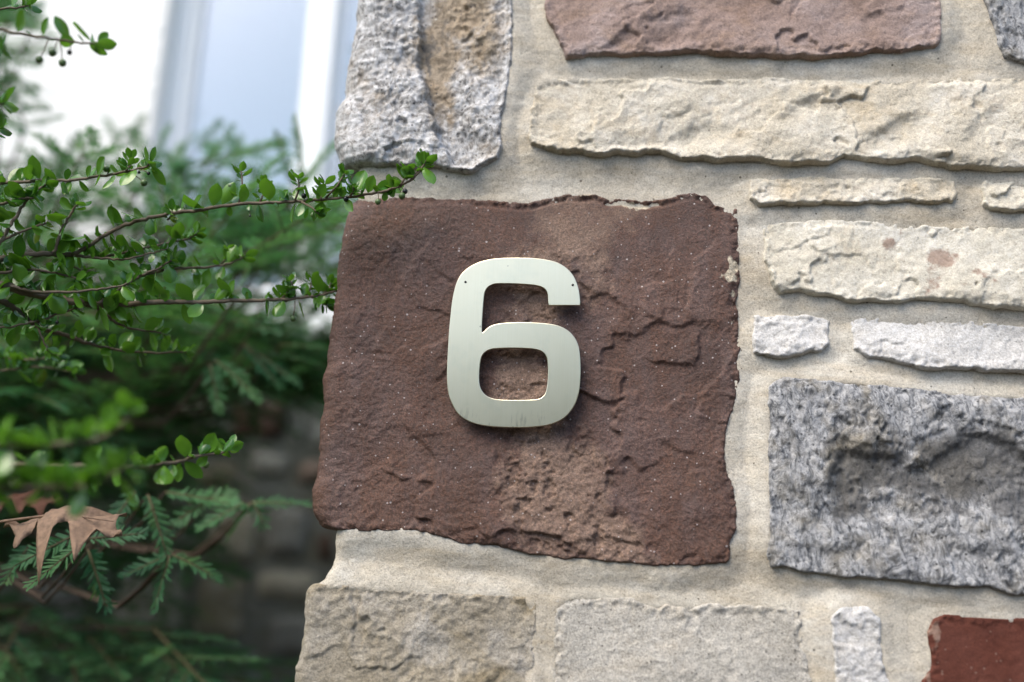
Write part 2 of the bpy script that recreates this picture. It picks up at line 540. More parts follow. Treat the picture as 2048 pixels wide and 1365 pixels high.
STONES = []
def make_stone(pts, mat, y0=-0.008, step=0.0013, relief=None, proud=(0.008, 0.0, 0.0), edge=0.006, wrap=None, wrap_depth=0.22,
               m1=None, m2=None, jit=0.0016, seed=0, label=None, world=False, corner_r=0.010, under=0.48):
    """pts: outline in photograph pixels. proud: how far the face stands out of the mortar (m) + slope along x and z.
    wrap: left silhouette (pixels) for a corner stone that turns round the corner."""
    poly = [tuple(p) for p in pts] if world else px_poly(pts, y0)
    poly = resample(poly, 0.003)
    k_ = np.exp(-0.5 * (np.arange(-6, 7) / 3.0) ** 2)
    k_ /= k_.sum()
    sm_poly = sum(w_ * np.roll(poly, o_, axis=0) for w_, o_ in zip(k_, range(-6, 7)))
    Pq = np.stack([poly[:, 0], np.zeros(len(poly)), poly[:, 1]], 1)
    poly[:, 0] += fbm(Pq, 0.018, 5, 0.65, seed + 0.3) * jit * 1.2
    poly[:, 1] += fbm(Pq, 0.018, 5, 0.65, seed + 9.1) * jit * 1.2
    x0, z0 = poly.min(0)
    x1, z1 = poly.max(0)
    mrg = 0.006
    zs = np.arange(z0 - mrg, z1 + mrg, step)
    if wrap is None:
        us = np.arange(x0 - mrg, x1 + mrg, step)
        E = np.zeros(len(zs))
    else:
        wl_ = [tuple(p) for p in wrap] if world else px_poly(wrap, y0)
        wl_ = sorted(wl_, key=lambda q: q[1])
        E = np.interp(zs, [q[1] for q in wl_], [q[0] for q in wl_])
        Pz = np.stack([np.zeros(len(zs)), np.zeros(len(zs)), zs], 1)
        E = E + fbm(Pz, 0.02, 4, 0.6, seed + 2.2) * 0.0016
        side = np.linspace(-wrap_depth, -0.02, max(4, int(wrap_depth / (step * 3))))
        us = np.concatenate([side, np.arange(-0.02 + step, x1 - E.min() + mrg, step)])
    UU, ZZ = np.meshgrid(us, zs)
    EE = np.repeat(E[:, None], len(us), 1)
    nz, nu = UU.shape
    u = UU.ravel()
    z = ZZ.ravel()
    e = EE.ravel()
    r = corner_r
    if wrap is None:
        x = u
        y = np.zeros_like(u)
        nx = np.zeros_like(u)
        ny = -np.ones_like(u)
        sx = x
    else:
        # arc length: front for u>=r, quarter arc, then the return face
        a0 = r - r * math.pi / 2
        th = np.clip((r - u) / r, 0, math.pi / 2)
        x = np.where(u >= r, e + u, e + r - r * np.sin(th))
        y = np.where(u >= r, 0.0, r - r * np.cos(th)) + np.where(u < a0, a0 - u, 0.0)
        nx = -np.sin(th)
        ny = -np.cos(th)
        sx = np.maximum(x, e + 0.012)
    if wrap is None:
        sd = signed_dist(np.stack([sx, z], 1), poly)
    else:
        # the left outline is the corner itself, not an edge of the face
        zt = poly.copy()
        near_left = np.abs(zt[:, 0] - np.interp(zt[:, 1], zs, E)) < 0.012
        zt[near_left, 0] -= 0.15
        sd = signed_dist(np.stack([np.maximum(sx, x0 + 0.0), z], 1), zt)
    ev = edge * 0.62 * (0.6 + 0.9 * smooth(fbm(np.stack([sx, y, z], 1), 0.04, 2, 0.5, seed + 21) * 0.8 + 0.4))
    if step < 0.003: STONES.append((sm_poly, proud, (x0, x1, z0, z1), under, wrap is not None))
    t = np.clip((sd + 0.002) / ev, 0, 1)
    prof = np.sqrt(np.maximum(0, 1 - (1 - t) ** 2))
    P = np.stack([x, y, z], 1)
    cx, cz = (x0 + x1) / 2, (z0 + z1) / 2
    pr = proud[0] + proud[1] * (x - cx) / max(1e-3, x1 - x0) * 2 + proud[2] * (z - cz) / max(1e-3, z1 - z0) * 2
    back = 0.014
    rel = relief(P, sd) if relief is not None else fbm(P, 0.03, 5, 0.5, seed) * 0.0015
    rel = rel - rel[sd > 0.004].mean() if (sd > 0.004).any() else rel
    rough_e = fbm(P, 0.008, 4, 0.65, seed + 5) * 0.0020 * (1 - smooth(sd / 0.010)) + fbm(P, 0.005, 2, 0.6, seed + 6) * 0.00025
    if wrap is not None: rel = rel * (1 - 0.65 * np.sin(th))
    h = -back + (pr + back) * prof + rel * smooth((sd - 0.0005) / 0.008) + rough_e * smooth(sd / 0.003 + 0.7)
    fl = 0.0016 * smooth((sd - 0.002) / 0.004)          # the face never sinks under the mortar
    lim = np.where(sd > 0.004, fl + 0.0012 * np.log1p(np.exp(np.clip((h - fl) / 0.0012, -30, 30))), h)
    bl_ = smooth((sd - 0.004) / 0.004)
    h = h * (1 - bl_) + lim * bl_
    h = np.where(sd < -0.002, -back, h)
    Q = P.copy()
    Q[:, 0] += nx * h
    Q[:, 1] += ny * h
    ok = sd > -0.0055
    idx = -np.ones(nz * nu, dtype=np.int64)
    idg = np.arange(nz * nu).reshape(nz, nu)
    okg = ok.reshape(nz, nu)
    q = okg[:-1, :-1] & okg[1:, :-1] & okg[:-1, 1:] & okg[1:, 1:]
    fa = np.stack([idg[:-1, :-1][q], idg[:-1, 1:][q], idg[1:, 1:][q], idg[1:, :-1][q]], 1)
    used = np.unique(fa)
    idx[used] = np.arange(len(used))
    at = {'m1': blob(Q[used], m1) if m1 else np.zeros(len(used)), 'm2': blob(Q[used], m2) if m2 else np.zeros(len(used))}
    o = mesh_np('stone', Q[used], idx[fa], mat, wall, at)
    if label: o['label'] = label
    return o

# --- relief functions ---
def scarp(P, pts, H, fall=0.025, width=0.0012, seed=0.0):
    """a broken step along a traced line: the ground to the right of the line's direction lies lower, fading away from it"""
    Q = P[:, [0, 2]].copy()
    Q[:, 0] += fbm(P, 0.020, 5, 0.62, 401 + seed) * 0.0030
    Q[:, 1] += fbm(P, 0.020, 5, 0.62, 405 + seed) * 0.0030
    L = np.array(px_poly(pts, -0.008))
    best = np.full(len(P), 9.0)
    sg = np.zeros(len(P))
    endf = np.ones(len(P))
    n = len(L) - 1
    for i in range(n):
        a, b = L[i], L[i + 1]
        e = b - a
        t = ((Q - a) @ e) / (e @ e)
        tc = np.clip(t, 0, 1)
        dv = Q - a - tc[:, None] * e
        d = np.sqrt((dv ** 2).sum(1))
        side = e[0] * dv[:, 1] - e[1] * dv[:, 0]
        u = (i + tc) / n
        m = d < best
        best = np.where(m, d, best)
        sg = np.where(m, np.sign(side), sg)
        endf = np.where(m, np.clip(np.minimum(u, 1 - u) * 6, 0, 1), endf)
    low = smooth(0.5 - sg * best / width * 0.5)
    fade = np.exp(-(best / fall))
    return -H * (low - 0.5) * fade * smooth(endf)

def rel_brown(P, sd):
    big = fbm(P, 0.12, 2, 0.45, 1.0) * 0.0035
    left = smooth((U(900, 700).x - P[:, 0]) / 0.10)
    patch = smooth(fbm(P, 0.07, 2, 0.5, 12.0) * 1.3 + 0.55)
    f1 = facets(P, 0.085, 0.0002, 0.040, 1.0, (1.0, 1.0), 0.3, 0.30, 0.004)
    f2 = facets(P, 0.036, 0.00005, 0.016, 2.0, (1.5, 0.8), 0.5, 0.5) * patch
    f3 = 0.0
    for k, (pts, H, fl) in enumerate(SCARPS): f1 = f1 + scarp(P, pts, H * 0.85, fl * 1.6, 0.0024, k)
    ridg = facets(P, 0.040, 0.0004, 0.065, 4.0, (2.6, 0.8), 0.80, 0.35, 0.006)
    ridg2 = fbm(rot_xz(P, 0.85), 0.010, 3, 0.6, 4.0, (2.5, 1, 1)) * 0.0004
    fine = fbm(P, 0.0036, 3, 0.75, 5.0) * 0.00042
    cen = blob(P, STRIP)
    pit = -smooth((fbm(P, 0.016, 4, 0.6, 8.0) - 0.22) * 5) * 0.0022 * smooth(cen * 1.4)
    lump = fbm(P, 0.009, 3, 0.6, 9.0) * 0.0009 * smooth(cen * 1.4)
    return big + f1 * (1 - 0.5 * left) + f2 * (1 - 0.6 * left) + f3 + (ridg + ridg2) * left + fine + pit + lump - 0.0022 * cen

def rel_rock(amp, size, ter_amp, ter_size, nter=5, rot=0.4, seed=1.0, fine=0.0006, st=(1.5, 1, 0.8), ridge=0.0):
    def f(P, sd):
        o = fbm(P, size, 3, 0.42, seed) * amp
        o = o + facets(P, ter_size, ter_amp * 0.14, ter_amp / ter_size * 0.9, seed + 3, (st[0], st[2]), rot, 0.4, 0.0016)
        o = o + facets(P, ter_size * 0.4, ter_amp * 0.03, ter_amp / ter_size * 0.20, seed + 4, (st[0], st[2]), rot + 0.2, 0.5, 0.0015)
        if ridge:
            o = o + (0.5 - np.abs(fbm(rot_xz(P, rot), ter_size * 0.5, 4, 0.55, seed + 5, (3, 1, 1)))) * ridge * 0.6
        return o + fbm(P, 0.005, 3, 0.65, seed + 7) * fine * 0.75 + fbm(P, 0.014, 3, 0.55, seed + 8) * fine * 0.9
    return f

SCARPS = [([(1240, 695), (1265, 668), (1318, 645), (1372, 655), (1398, 638)], 0.0030, 0.020), ([(1285, 716), (1335, 727), (1390, 727), (1400, 690), (1397, 640)], 0.0036, 0.020), ([(1175, 592), (1208, 580), (1238, 606), (1246, 645)], 0.0022, 0.015),
          ([(1440, 470), (1392, 520), (1380, 585), (1362, 640)], 0.0030, 0.030), ([(1455, 700), (1440, 740), (1400, 790), (1390, 850)], 0.0028, 0.025), ([(1060, 1085), (1035, 1015), (1005, 950), (985, 885)], 0.0022, 0.030), ([(850, 500), (862, 530), (900, 560), (935, 570)], 0.0016, 0.015),
          ([(870, 460), (800, 560), (765, 640), (745, 740)], 0.0030, 0.035), ([(760, 845), (830, 860), (900, 878)], 0.0016, 0.015), ([(1310, 875), (1360, 900), (1400, 910)], 0.0020, 0.02), ([(1180, 890), (1210, 960), (1260, 1000)], 0.0020, 0.03), ([(1240, 1010), (1255, 1040), (1245, 1060)], 0.0024, 0.012),
          ([(900, 520), (960, 512), (1010, 520)], 0.0014, 0.012), ([(690, 620), (700, 760), (690, 900)], 0.0022, 0.03), ([(1290, 470), (1300, 540), (1340, 560)], 0.0012, 0.012), ([(1120, 1090), (1200, 1075), (1290, 1090)], 0.0024, 0.02)]
BSCARPS = [([(1545, 250), (1590, 205), (1650, 190), (1695, 172)], 0.0050, 0.030), ([(1700, 300), (1760, 262), (1810, 235), (1850, 225)], 0.0050, 0.030), ([(1535, 262), (1570, 270), (1590, 285)], 0.0026, 0.012), ([(1290, 300), (1370, 262), (1440, 240)], 0.0030, 0.03), ([(1240, 170), (1290, 172), (1310, 195)], 0.0026, 0.012), ([(1400, 258), (1470, 232), (1525, 218)], 0.0022, 0.015), ([(1900, 300), (1960, 240), (2010, 200)], 0.0035, 0.03)]
MSCARPS = [([(1190, 112), (1255, 68), (1262, 60)], 0.006, 0.03), ([(1262, 62), (1310, 95), (1330, 112)], -0.005, 0.03), ([(1270, 50), (1340, 28), (1400, 20)], 0.003, 0.03), ([(1718, 38), (1760, 24), (1815, 18)], 0.003, 0.02), ([(1385, 10), (1390, 60), (1420, 85)], 0.002, 0.02)]
STRIP = [(1080, 560, 70, 110, 0, 0.9), (1045, 760, 60, 110, 0, 1.0), (1080, 900, 70, 90, 0, 0.85), (1110, 1010, 110, 90, -35, 1.0), (1180, 1060, 130, 60, -25, 0.9), (1140, 470, 90, 80, -40, 0.85), (1220, 425, 130, 45, 10, 0.6), (1180, 560, 60, 60, 0, 0.55), (1130, 960, 90, 110, -30, 0.9)]

make_stone([(700, 395), (730, 392), (820, 392), (900, 393), (960, 395), (1050, 402), (1100, 390), (1160, 383), (1200, 385), (1240, 393), (1300, 398), (1340, 390), (1390, 383), (1415, 385), (1432, 405), (1480, 412),
            (1475, 425), (1480, 480), (1482, 520), (1475, 600), (1478, 680), (1477, 740), (1470, 800), (1452, 860), (1448, 930), (1460, 970), (1475, 1000), (1472, 1060), (1458, 1090), (1455, 1120),
            (1430, 1125), (1380, 1130), (1300, 1128), (1200, 1120), (1120, 1115), (1060, 1108), (1000, 1095), (950, 1088), (900, 1080), (860, 1070), (820, 1058), (780, 1060), (740, 1063), (710, 1056), (690, 1060), (670, 1065),
            (650, 1050), (633, 1025), (630, 1000), (640, 900), (648, 800), (650, 750), (660, 670), (668, 600), (676, 500), (690, 430)],
           MAT['brown'], relief=rel_brown, proud=(0.0045, 0, -0.0035), edge=0.004, seed=1,
           wrap=[(676, 1068), (650, 1050), (633, 1025), (630, 1000), (640, 900), (648, 800), (650, 750), (660, 670), (668, 600), (676, 500), (690, 430), (700, 390)], corner_r=0.012, step=0.00105, under=0.85,
           m1=STRIP, m2=[(1270, 405, 45, 12, -5, 1.0), (1461, 535, 20, 26, 0, 1.0), (1462, 610, 8, 60, 0, 0.55), (1170, 388, 40, 10, 0, 0.6)],
           label='large dark brown sandstone block carrying the house number')

_rb = rel_rock(0.005, 0.08, 0.0070, 0.070, 3, 0.65, 31, 0.0006, ridge=0.0015)
_rm = rel_rock(0.0025, 0.07, 0.0045, 0.060, 4, 0.6, 21, 0.0004, ridge=0.0008)
def rel_beige(P, sd):
    o = _rb(P, sd)
    for k, (pts, H, fl) in enumerate(BSCARPS): o = o + scarp(P, pts, H * 0.7, fl * 1.3, 0.005, 20 + k)
    return o
def rel_mauve(P, sd):
    o = _rm(P, sd)
    for k, (pts, H, fl) in enumerate(MSCARPS): o = o + scarp(P, pts, H * 0.7, fl * 1.3, 0.004, 40 + k)
    return o
_gr = rel_rock(0.004, 0.05, 0.006, 0.05, 3, 1.4, 11, 0.0015, (1.6, 1, 0.9))
def rel_granite(P, sd):
    cv = sorted(px_poly([(830, -150), (832, 0), (845, 60), (838, 120), (848, 170), (858, 220), (868, 262), (892, 305), (905, 350)], -0.008), key=lambda q: q[1])
    xc = np.interp(P[:, 2], [q[1] for q in cv], [q[0] for q in cv]) + fbm(P, 0.02, 4, 0.6, 17) * 0.004
    d = P[:, 0] - xc
    return _gr(P, sd) - 0.0120 * smooth((d + 0.001) / 0.006) + 0.006 * smooth((d - 0.008) / 0.05)
make_stone([(735, -80), (730, 0), (722, 60), (712, 130), (705, 180), (692, 215), (690, 250), (692, 290), (705, 328), (760, 330), (815, 333), (870, 333), (900, 342), (940, 346), (960, 332), (995, 318), (1000, 300),
            (1003, 240), (1010, 190), (1020, 150), (1027, 90), (1025, 40), (1022, 0), (1020, -120), (900, -130), (740, -130)],
           MAT['granite'], relief=rel_granite, proud=(0.0105, 0, -0.003), edge=0.006, seed=2,
           wrap=[(716, 336), (705, 325), (692, 290), (690, 250), (692, 215), (705, 180), (712, 130), (722, 60), (730, 0), (737, -140)], corner_r=0.014,
           m1=[(880, 110, 45, 160, 4, 1.0), (920, 20, 80, 80, 0, 1.0), (965, 80, 60, 120, 0, 0.75), (885, 240, 18, 60, 12, 0.7)],
           m2=[(865, 100, 10, 70, 6, 0.7), (900, 60, 14, 60, 0, 0.6), (960, 20, 30, 20, 0, 0.5)],
           label='speckled grey granite block at the top of the corner')

make_stone([(1088, -120), (1090, 0), (1095, 40), (1110, 65), (1125, 95), (1135, 115), (1145, 112), (1200, 107), (1260, 112), (1320, 107), (1380, 102), (1440, 106), (1560, 112), (1640, 113), (1700, 107), (1780, 100), (1870, 94), (1878, 85), (1880, 50), (1880, 0), (1882, -120)],
           MAT['mauve'], relief=rel_mauve, proud=(0.0075, 0, -0.004), edge=0.0035, seed=3,
           label='mauve brown sandstone block along the top')

make_stone([(1068, 165), (1100, 156), (1180, 151), (1300, 150), (1400, 153), (1500, 152), (1600, 153), (1680, 157), (1720, 161), (1800, 158), (1900, 154), (2000, 153), (2120, 151), (2290, 150), (2300, 345), (2200, 340), (2048, 338), (2000, 339), (1960, 334), (1900, 335), (1840, 318), (1780, 322), (1740, 319), (1690, 316), (1640, 327),
            (1560, 325), (1500, 315), (1440, 322), (1390, 318), (1340, 310), (1290, 303), (1220, 308), (1160, 306), (1080, 296), (1062, 286), (1062, 240), (1065, 200)],
           MAT['beige'], relief=rel_beige, proud=(0.0075, 0, -0.0065), edge=0.004, seed=4,
           label='long cream sandstone block with a rough split face')

make_stone([(1503, 358), (1600, 354), (1750, 353), (1900, 352), (1910, 362), (1912, 395), (1905, 405), (1850, 401), (1750, 403), (1650, 403), (1560, 406), (1515, 407), (1505, 395)],
           MAT['beige'], relief=rel_rock(0.002, 0.04, 0.004, 0.03, 4, 0.7, 41, 0.0006), proud=(0.007, 0, -0.004), edge=0.003, seed=5)
make_stone([(1968, 375), (1975, 360), (2048, 356), (2180, 352), (2260, 356), (2262, 410), (2200, 414), (2048, 416), (1985, 420), (1970, 408)],
           MAT['cream'], relief=rel_rock(0.002, 0.04, 0.004, 0.03, 4, 0.7, 43, 0.0006), proud=(0.007, 0, -0.004), edge=0.003, seed=6)
make_stone([(1530, 458), (1545, 446), (1600, 441), (1640, 436), (1690, 440), (1730, 436), (1790, 443), (1850, 445), (1900, 452), (2048, 453), (2200, 456), (2300, 460), (2305, 625), (2200, 622), (2048, 615), (1990, 614), (1930, 603), (1880, 600), (1830, 596), (1800, 603), (1700, 600), (1640, 589), (1600, 580), (1560, 584), (1545, 567), (1535, 520)],
           MAT['cream'], relief=rel_rock(0.0035, 0.07, 0.005, 0.06, 3, 0.7, 51, 0.0004), proud=(0.0075, 0, -0.005), edge=0.004, seed=7,
           m2=[(1795, 490, 14, 32, 20, 0.75), (1880, 525, 36, 40, 10, 0.95), (1860, 570, 45, 20, 30, 0.6), (1965, 540, 12, 12, 0, 0.7), (1930, 560, 20, 16, 0, 0.5), (1800, 460, 10, 8, 0, 0.6), (1860, 455, 10, 7, 0, 0.6)],
           m1=[(1690, 490, 22, 40, 15, 0.9)])
make_stone([(1510, 632), (1560, 630), (1650, 632), (1660, 640), (1656, 685), (1640, 703), (1620, 698), (1580, 713), (1550, 708), (1512, 702), (1508, 670)],
           MAT['palegrey'], relief=rel_rock(0.002, 0.04, 0.003, 0.03, 3, 0.7, 61, 0.0004), proud=(0.006, 0, -0.004), edge=0.0035, seed=8)
make_stone([(1705, 640), (1720, 630), (1800, 632), (1950, 640), (2048, 650), (2200, 660), (2290, 666), (2292, 757), (2200, 753), (2048, 742), (1960, 738), (1900, 733), (1850, 738), (1800, 724), (1740, 716), (1712, 692)],
           MAT['palegrey'], relief=rel_rock(0.0025, 0.05, 0.003, 0.04, 3, 0.5, 63, 0.0004), proud=(0.0065, 0, -0.005), edge=0.004, seed=9)

GSC = [([(1640, 1040), (1655, 1000), (1662, 940), (1695, 905), (1780, 915), (1860, 938), (1900, 895), (1950, 862), (2020, 890), (2070, 930), (2200, 960)], 0.0070, 0.050), ([(1575, 1085), (1640, 1100), (1700, 1090), (1740, 1095)], 0.004, 0.02), ([(1745, 775), (1738, 850), (1700, 905)], 0.004, 0.02), ([(1890, 1100), (1960, 1100), (2048, 1115)], 0.004, 0.02)]
def rel_gneiss(P, sd):
    o = fbm(P, 0.07, 3, 0.5, 71) * 0.003
    hol = blob(P, [(1745, 940, 80, 90, 30, 0.9), (1960, 930, 120, 80, -12, 1.0), (1850, 985, 150, 50, -5, 0.8)], -0.008, 0.03)
    tv = fbm(P, 0.05, 3, 0.5, 73) * 0.5 + 0.5
    o = o - smooth((hol - 0.30) / 0.30) * 0.003 - sum(-scarp(P, q_, H_, f_, 0.006, 60 + i_) for i_, (q_, H_, f_) in enumerate(GSC)) + facets(P, 0.05, 0.0008, 0.045, 73.0, (1, 1), 0.2, 0.45) + facets(P, 0.018, 0.0003, 0.05, 74.0, (0.8, 1.5), 0.1, 0.45)
    o = o + fbm(rot_xz(P, 0.1), 0.009, 4, 0.6, 75, (1, 1, 1.7)) * 0.0009
    return o
make_stone([(1540, 768), (1560, 757), (1700, 765), (1800, 775), (1900, 788), (2048, 795), (2200, 805), (2350, 815), (2350, 1218), (2200, 1207), (2048, 1187), (1960, 1174), (1900, 1170), (1800, 1157), (1720, 1152), (1600, 1142), (1580, 1132), (1545, 1134), (1538, 1110), (1540, 1000), (1540, 900)],
           MAT['gneiss'], relief=rel_gneiss, proud=(0.0085, 0, -0.002), edge=0.004, seed=10,
           m1=[(1745, 900, 60, 110, 5, 0.7), (1690, 940, 50, 80, 0, 0.95), (1800, 960, 140, 50, 0, 0.6), (1900, 930, 70, 60, -15, 1.0), (1742, 800, 14, 60, 0, 0.8), (1640, 1090, 90, 16, 0, 0.4)],
           m2=[(1970, 930, 110, 70, -10, 1.25), (2050, 970, 90, 80, 0, 1.2), (1730, 935, 100, 45, 25, 1.05), (1840, 970, 100, 35, -5, 1.0), (1690, 1000, 35, 50, 0, 0.8), (1880, 1020, 120, 30, 5, 0.6), (1770, 1101, 14, 6, 5, 1.0), (1795, 1090, 8, 6, 20, 1.0), (1823, 1083, 14, 4, 0, 1.0), (2040, 1020, 10, 10, 0, 1.0), (2013, 1042, 7, 6, 0, 1.0), (1870, 935, 60, 14, 25, 0.5), (1590, 880, 25, 20, -40, 0.5)],  # widest dark patches follow the hollow of the face
           label='blue grey gneiss block with a hollowed face')

make_stone([(622, 1175), (650, 1172), (700, 1176), (800, 1183), (900, 1190), (1000, 1192), (1055, 1196), (1070, 1210), (1070, 1280), (1067, 1365), (1060, 1540), (575, 1540), (590, 1400), (595, 1340), (605, 1280), (612, 1210)],
           MAT['tangrey'], relief=rel_rock(0.003, 0.07, 0.0035, 0.07, 3, 0.6, 81, 0.0011, ridge=0.002), proud=(0.004, 0, 0), edge=0.003, seed=11,
           wrap=[(632, 1165), (620, 1180), (612, 1210), (605, 1280), (595, 1340), (590, 1400), (573, 1560)], corner_r=0.007)
make_stone([(1112, 1205), (1120, 1195), (1180, 1197), (1260, 1200), (1290, 1212), (1315, 1222), (1335, 1208), (1360, 1212), (1380, 1222), (1400, 1212), (1450, 1212), (1530, 1218), (1600, 1225), (1602, 1260), (1610, 1300), (1622, 1365), (1640, 1540), (1105, 1540), (1110, 1365), (1108, 1280)],
           MAT['greybuff'], relief=rel_rock(0.0018, 0.06, 0.0018, 0.06, 3, 0.3, 91, 0.0004), proud=(0.004, 0, -0.001), edge=0.0025, seed=12)
make_stone([(1660, 1235), (1676, 1214), (1734, 1214), (1757, 1235), (1760, 1270), (1768, 1330), (1783, 1365), (1810, 1540), (1692, 1540), (1674, 1365), (1666, 1290)],
           MAT['palegrey'], relief=rel_rock(0.0015, 0.03, 0.0022, 0.03, 4, 0.1, 93, 0.0007), proud=(0.008, 0, 0), edge=0.004, seed=13)
make_stone([(1875, 1240), (1900, 1234), (1960, 1238), (2048, 1242), (2250, 1255), (2340, 1260), (2350, 1540), (1845, 1540), (1852, 1365), (1872, 1330), (1868, 1290), (1862, 1270)],
           MAT['red'], relief=rel_rock(0.001, 0.08, 0.0008, 0.06, 3, 0.3, 95, 0.0002), m2=[(1875, 1262, 16, 26, 0, 0.9), (1862, 1345, 14, 30, 0, 0.8)], proud=(0.003, 0, 0), edge=0.002, seed=14, label='smooth red brown stone at the bottom right')
make_stone([(1965, -120), (1970, 0), (1985, 40), (2005, 90), (2015, 115), (2048, 124), (2250, 130), (2380, 126), (2385, -120)],
           MAT['gneiss'], relief=rel_gneiss, proud=(0.009, 0, 0), edge=0.005, seed=15)

# stones just outside the picture, so that the wall goes on when seen from a step aside
def row(y_px0, y_px1, x_px0, x_px1, ws, seed):
    rr = random.Random(seed)
    x = x_px0
    while x < x_px1:
        w = rr.uniform(*ws)
        j = lambda: rr.uniform(-10, 10)
        xm = x + w
        top = [(x + (w * k / 6), y_px0 + j() * 0.6) for k in range(7)]
        bot = [(x + (w * k / 6), y_px1 + j() * 0.6) for k in range(6, -1, -1)]
        mt = MAT[rr.choice(['beige', 'cream', 'greybuff', 'mauve', 'tangrey', 'gneiss', 'brown'])]
        make_stone(top + bot, mt, step=0.0045, relief=rel_rock(0.004, 0.06, 0.008, 0.05, 4, rr.uniform(0.2, 1), seed + x * 0.01, 0.0008), proud=(0.010, 0, -0.004), edge=0.008, seed=seed + x * 0.003, jit=0.003)
        x = xm + rr.uniform(35, 60)
row(-420, -190, 1000, 3300, (260, 560), 101)
row(-760, -480, 800, 3300, (300, 560), 102)
row(1610, 1900, 620, 3300, (260, 560), 103)
row(-110, 130, 2440, 3400, (300, 500), 104)
row(170, 400, 2350, 3400, (200, 500), 105)
row(460, 760, 2370, 3400, (300, 500), 106)
row(820, 1180, 2410, 3400, (300, 500), 107)
row(1240, 1540, 2410, 3400, (200, 420), 108)
for (a, c, mt, sd_) in ((-560, -190, 'mauve', 111), (1610, 1980, 'gneiss', 112)):
    e0, e1 = (760, 745) if a < 0 else (560, 520)
    make_stone([(e0, a), (e0 + 220, a + 6), (e0 + 225, c), (e1, c), (e1, (a + c) / 2)], MAT[mt], step=0.0045, relief=rel_rock(0.004, 0.06, 0.008, 0.05, 4, 0.5, sd_, 0.0008), proud=(0.01, 0, 0), edge=0.008, seed=sd_,
               wrap=[(e0, a - 8), ((e0 + e1) / 2, (a + c) / 2), (e1, c + 8)])

# mortar bed: one sheet that turns round the corner with the stones
def make_mortar():
    zf0, zf1 = U(1000, 1420).z, U(1000, -60).z
    zs = np.concatenate([np.linspace(0.0, zf0, 40)[:-1], np.arange(zf0, zf1, 0.00185), np.linspace(zf1, 2.3, 60)[1:]])
    ed = [(760, -700), (757, -160), (760, 0), (742, 130), (735, 200), (728, 310), (722, 345), (708, 375), (720, 420), (700, 600), (690, 800), (690, 1000), (680, 1060), (672, 1090), (662, 1130), (648, 1160), (632, 1172), (640, 1200), (620, 1400), (590, 1700), (570, 2300)]
    pe = sorted(px_poly(ed, 0.0), key=lambda q: q[1])
    E = np.interp(zs, [q[1] for q in pe], [q[0] for q in pe])
    Pz = np.stack([zs * 0, zs * 0, zs], 1)
    E = E + fbm(Pz, 0.02, 4, 0.6, 2.2) * 0.001
    xr = U(2100, 700).x - E.min()
    us = np.concatenate([np.linspace(-0.40, -0.012, 60)[:-1], np.arange(-0.012, xr, 0.00185), np.linspace(xr, 2.2, 80)[1:]])
    UU, ZZ = np.meshgrid(us, zs)
    EE = np.repeat(E[:, None], len(us), 1)
    u, z, e = UU.ravel(), ZZ.ravel(), EE.ravel()
    r = 0.010
    a0 = r - r * math.pi / 2
    th = np.clip((r - u) / r, 0, math.pi / 2)
    x = np.where(u >= r, e + u, e + r - r * np.sin(th))
    y = np.where(u >= r, 0.0, r - r * np.cos(th)) + np.where(u < a0, a0 - u, 0.0)
    P = np.stack([x, y, z], 1)
    h = fbm(P, 0.10, 3, 0.5, 201) * 0.0018 + fbm(P, 0.03, 3, 0.5, 202, (2.2, 1, 0.7)) * 0.0005 + fbm(P, 0.005, 2, 0.6, 203) * 0.00028
    h = h - 0.0008
    lap = np.zeros(len(P))
    nz_ = fbm(P, 0.040, 3, 0.5, 211)
    for (poly, pr_, (x0, x1, z0, z1), und, wr) in STONES:
        k = np.where((P[:, 0] > x0 - 0.03) & (P[:, 0] < x1 + 0.03) & (P[:, 2] > z0 - 0.03) & (P[:, 2] < z1 + 0.03) & (u > 0.0))[0]
        if not len(k): continue
        sd_, vz = signed_dist(P[k][:, [0, 2]], poly, True)
        d = -sd_
        vz = np.where(d < 0, -vz, vz)
        w = np.interp(vz, [-1, -0.5, 0, 0.6, 1], [und, und + (0.85 - und) * 0.3, 0.85, 0.97, 1.0])
        lp = pr_[0] + pr_[1] * (P[k, 0] - (x0 + x1) / 2) / (x1 - x0) * 2 + pr_[2] * (P[k, 2] - (z0 + z1) / 2) / (z1 - z0) * 2
        sg = np.where(d > 0, 0.019 + 0.004 * nz_[k], 0.0040)
        v = lp * w * (0.97 + 0.09 * nz_[k]) * np.exp(-(d / np.maximum(sg, 0.003)) ** 2)
        lap[k] = np.maximum(lap[k], v)
    h = h + lap
    P[:, 0] += -np.sin(th) * h
    P[:, 1] += -np.cos(th) * h
    nz, nu = UU.shape
    idg = np.arange(nz * nu).reshape(nz, nu)
    fa = np.stack([idg[:-1, :-1].ravel(), idg[:-1, 1:].ravel(), idg[1:, 1:].ravel(), idg[1:, :-1].ravel()], 1)
    return mesh_np('mortar', P, fa, MAT['mortar'], wall)
make_mortar()
core = MB()
core.box((U(760, 0).x + 0.03, 0.03, 0.0), (1.9, 0.40, 2.28))
core.build('wall_core', MAT['mortar'], wall, False)

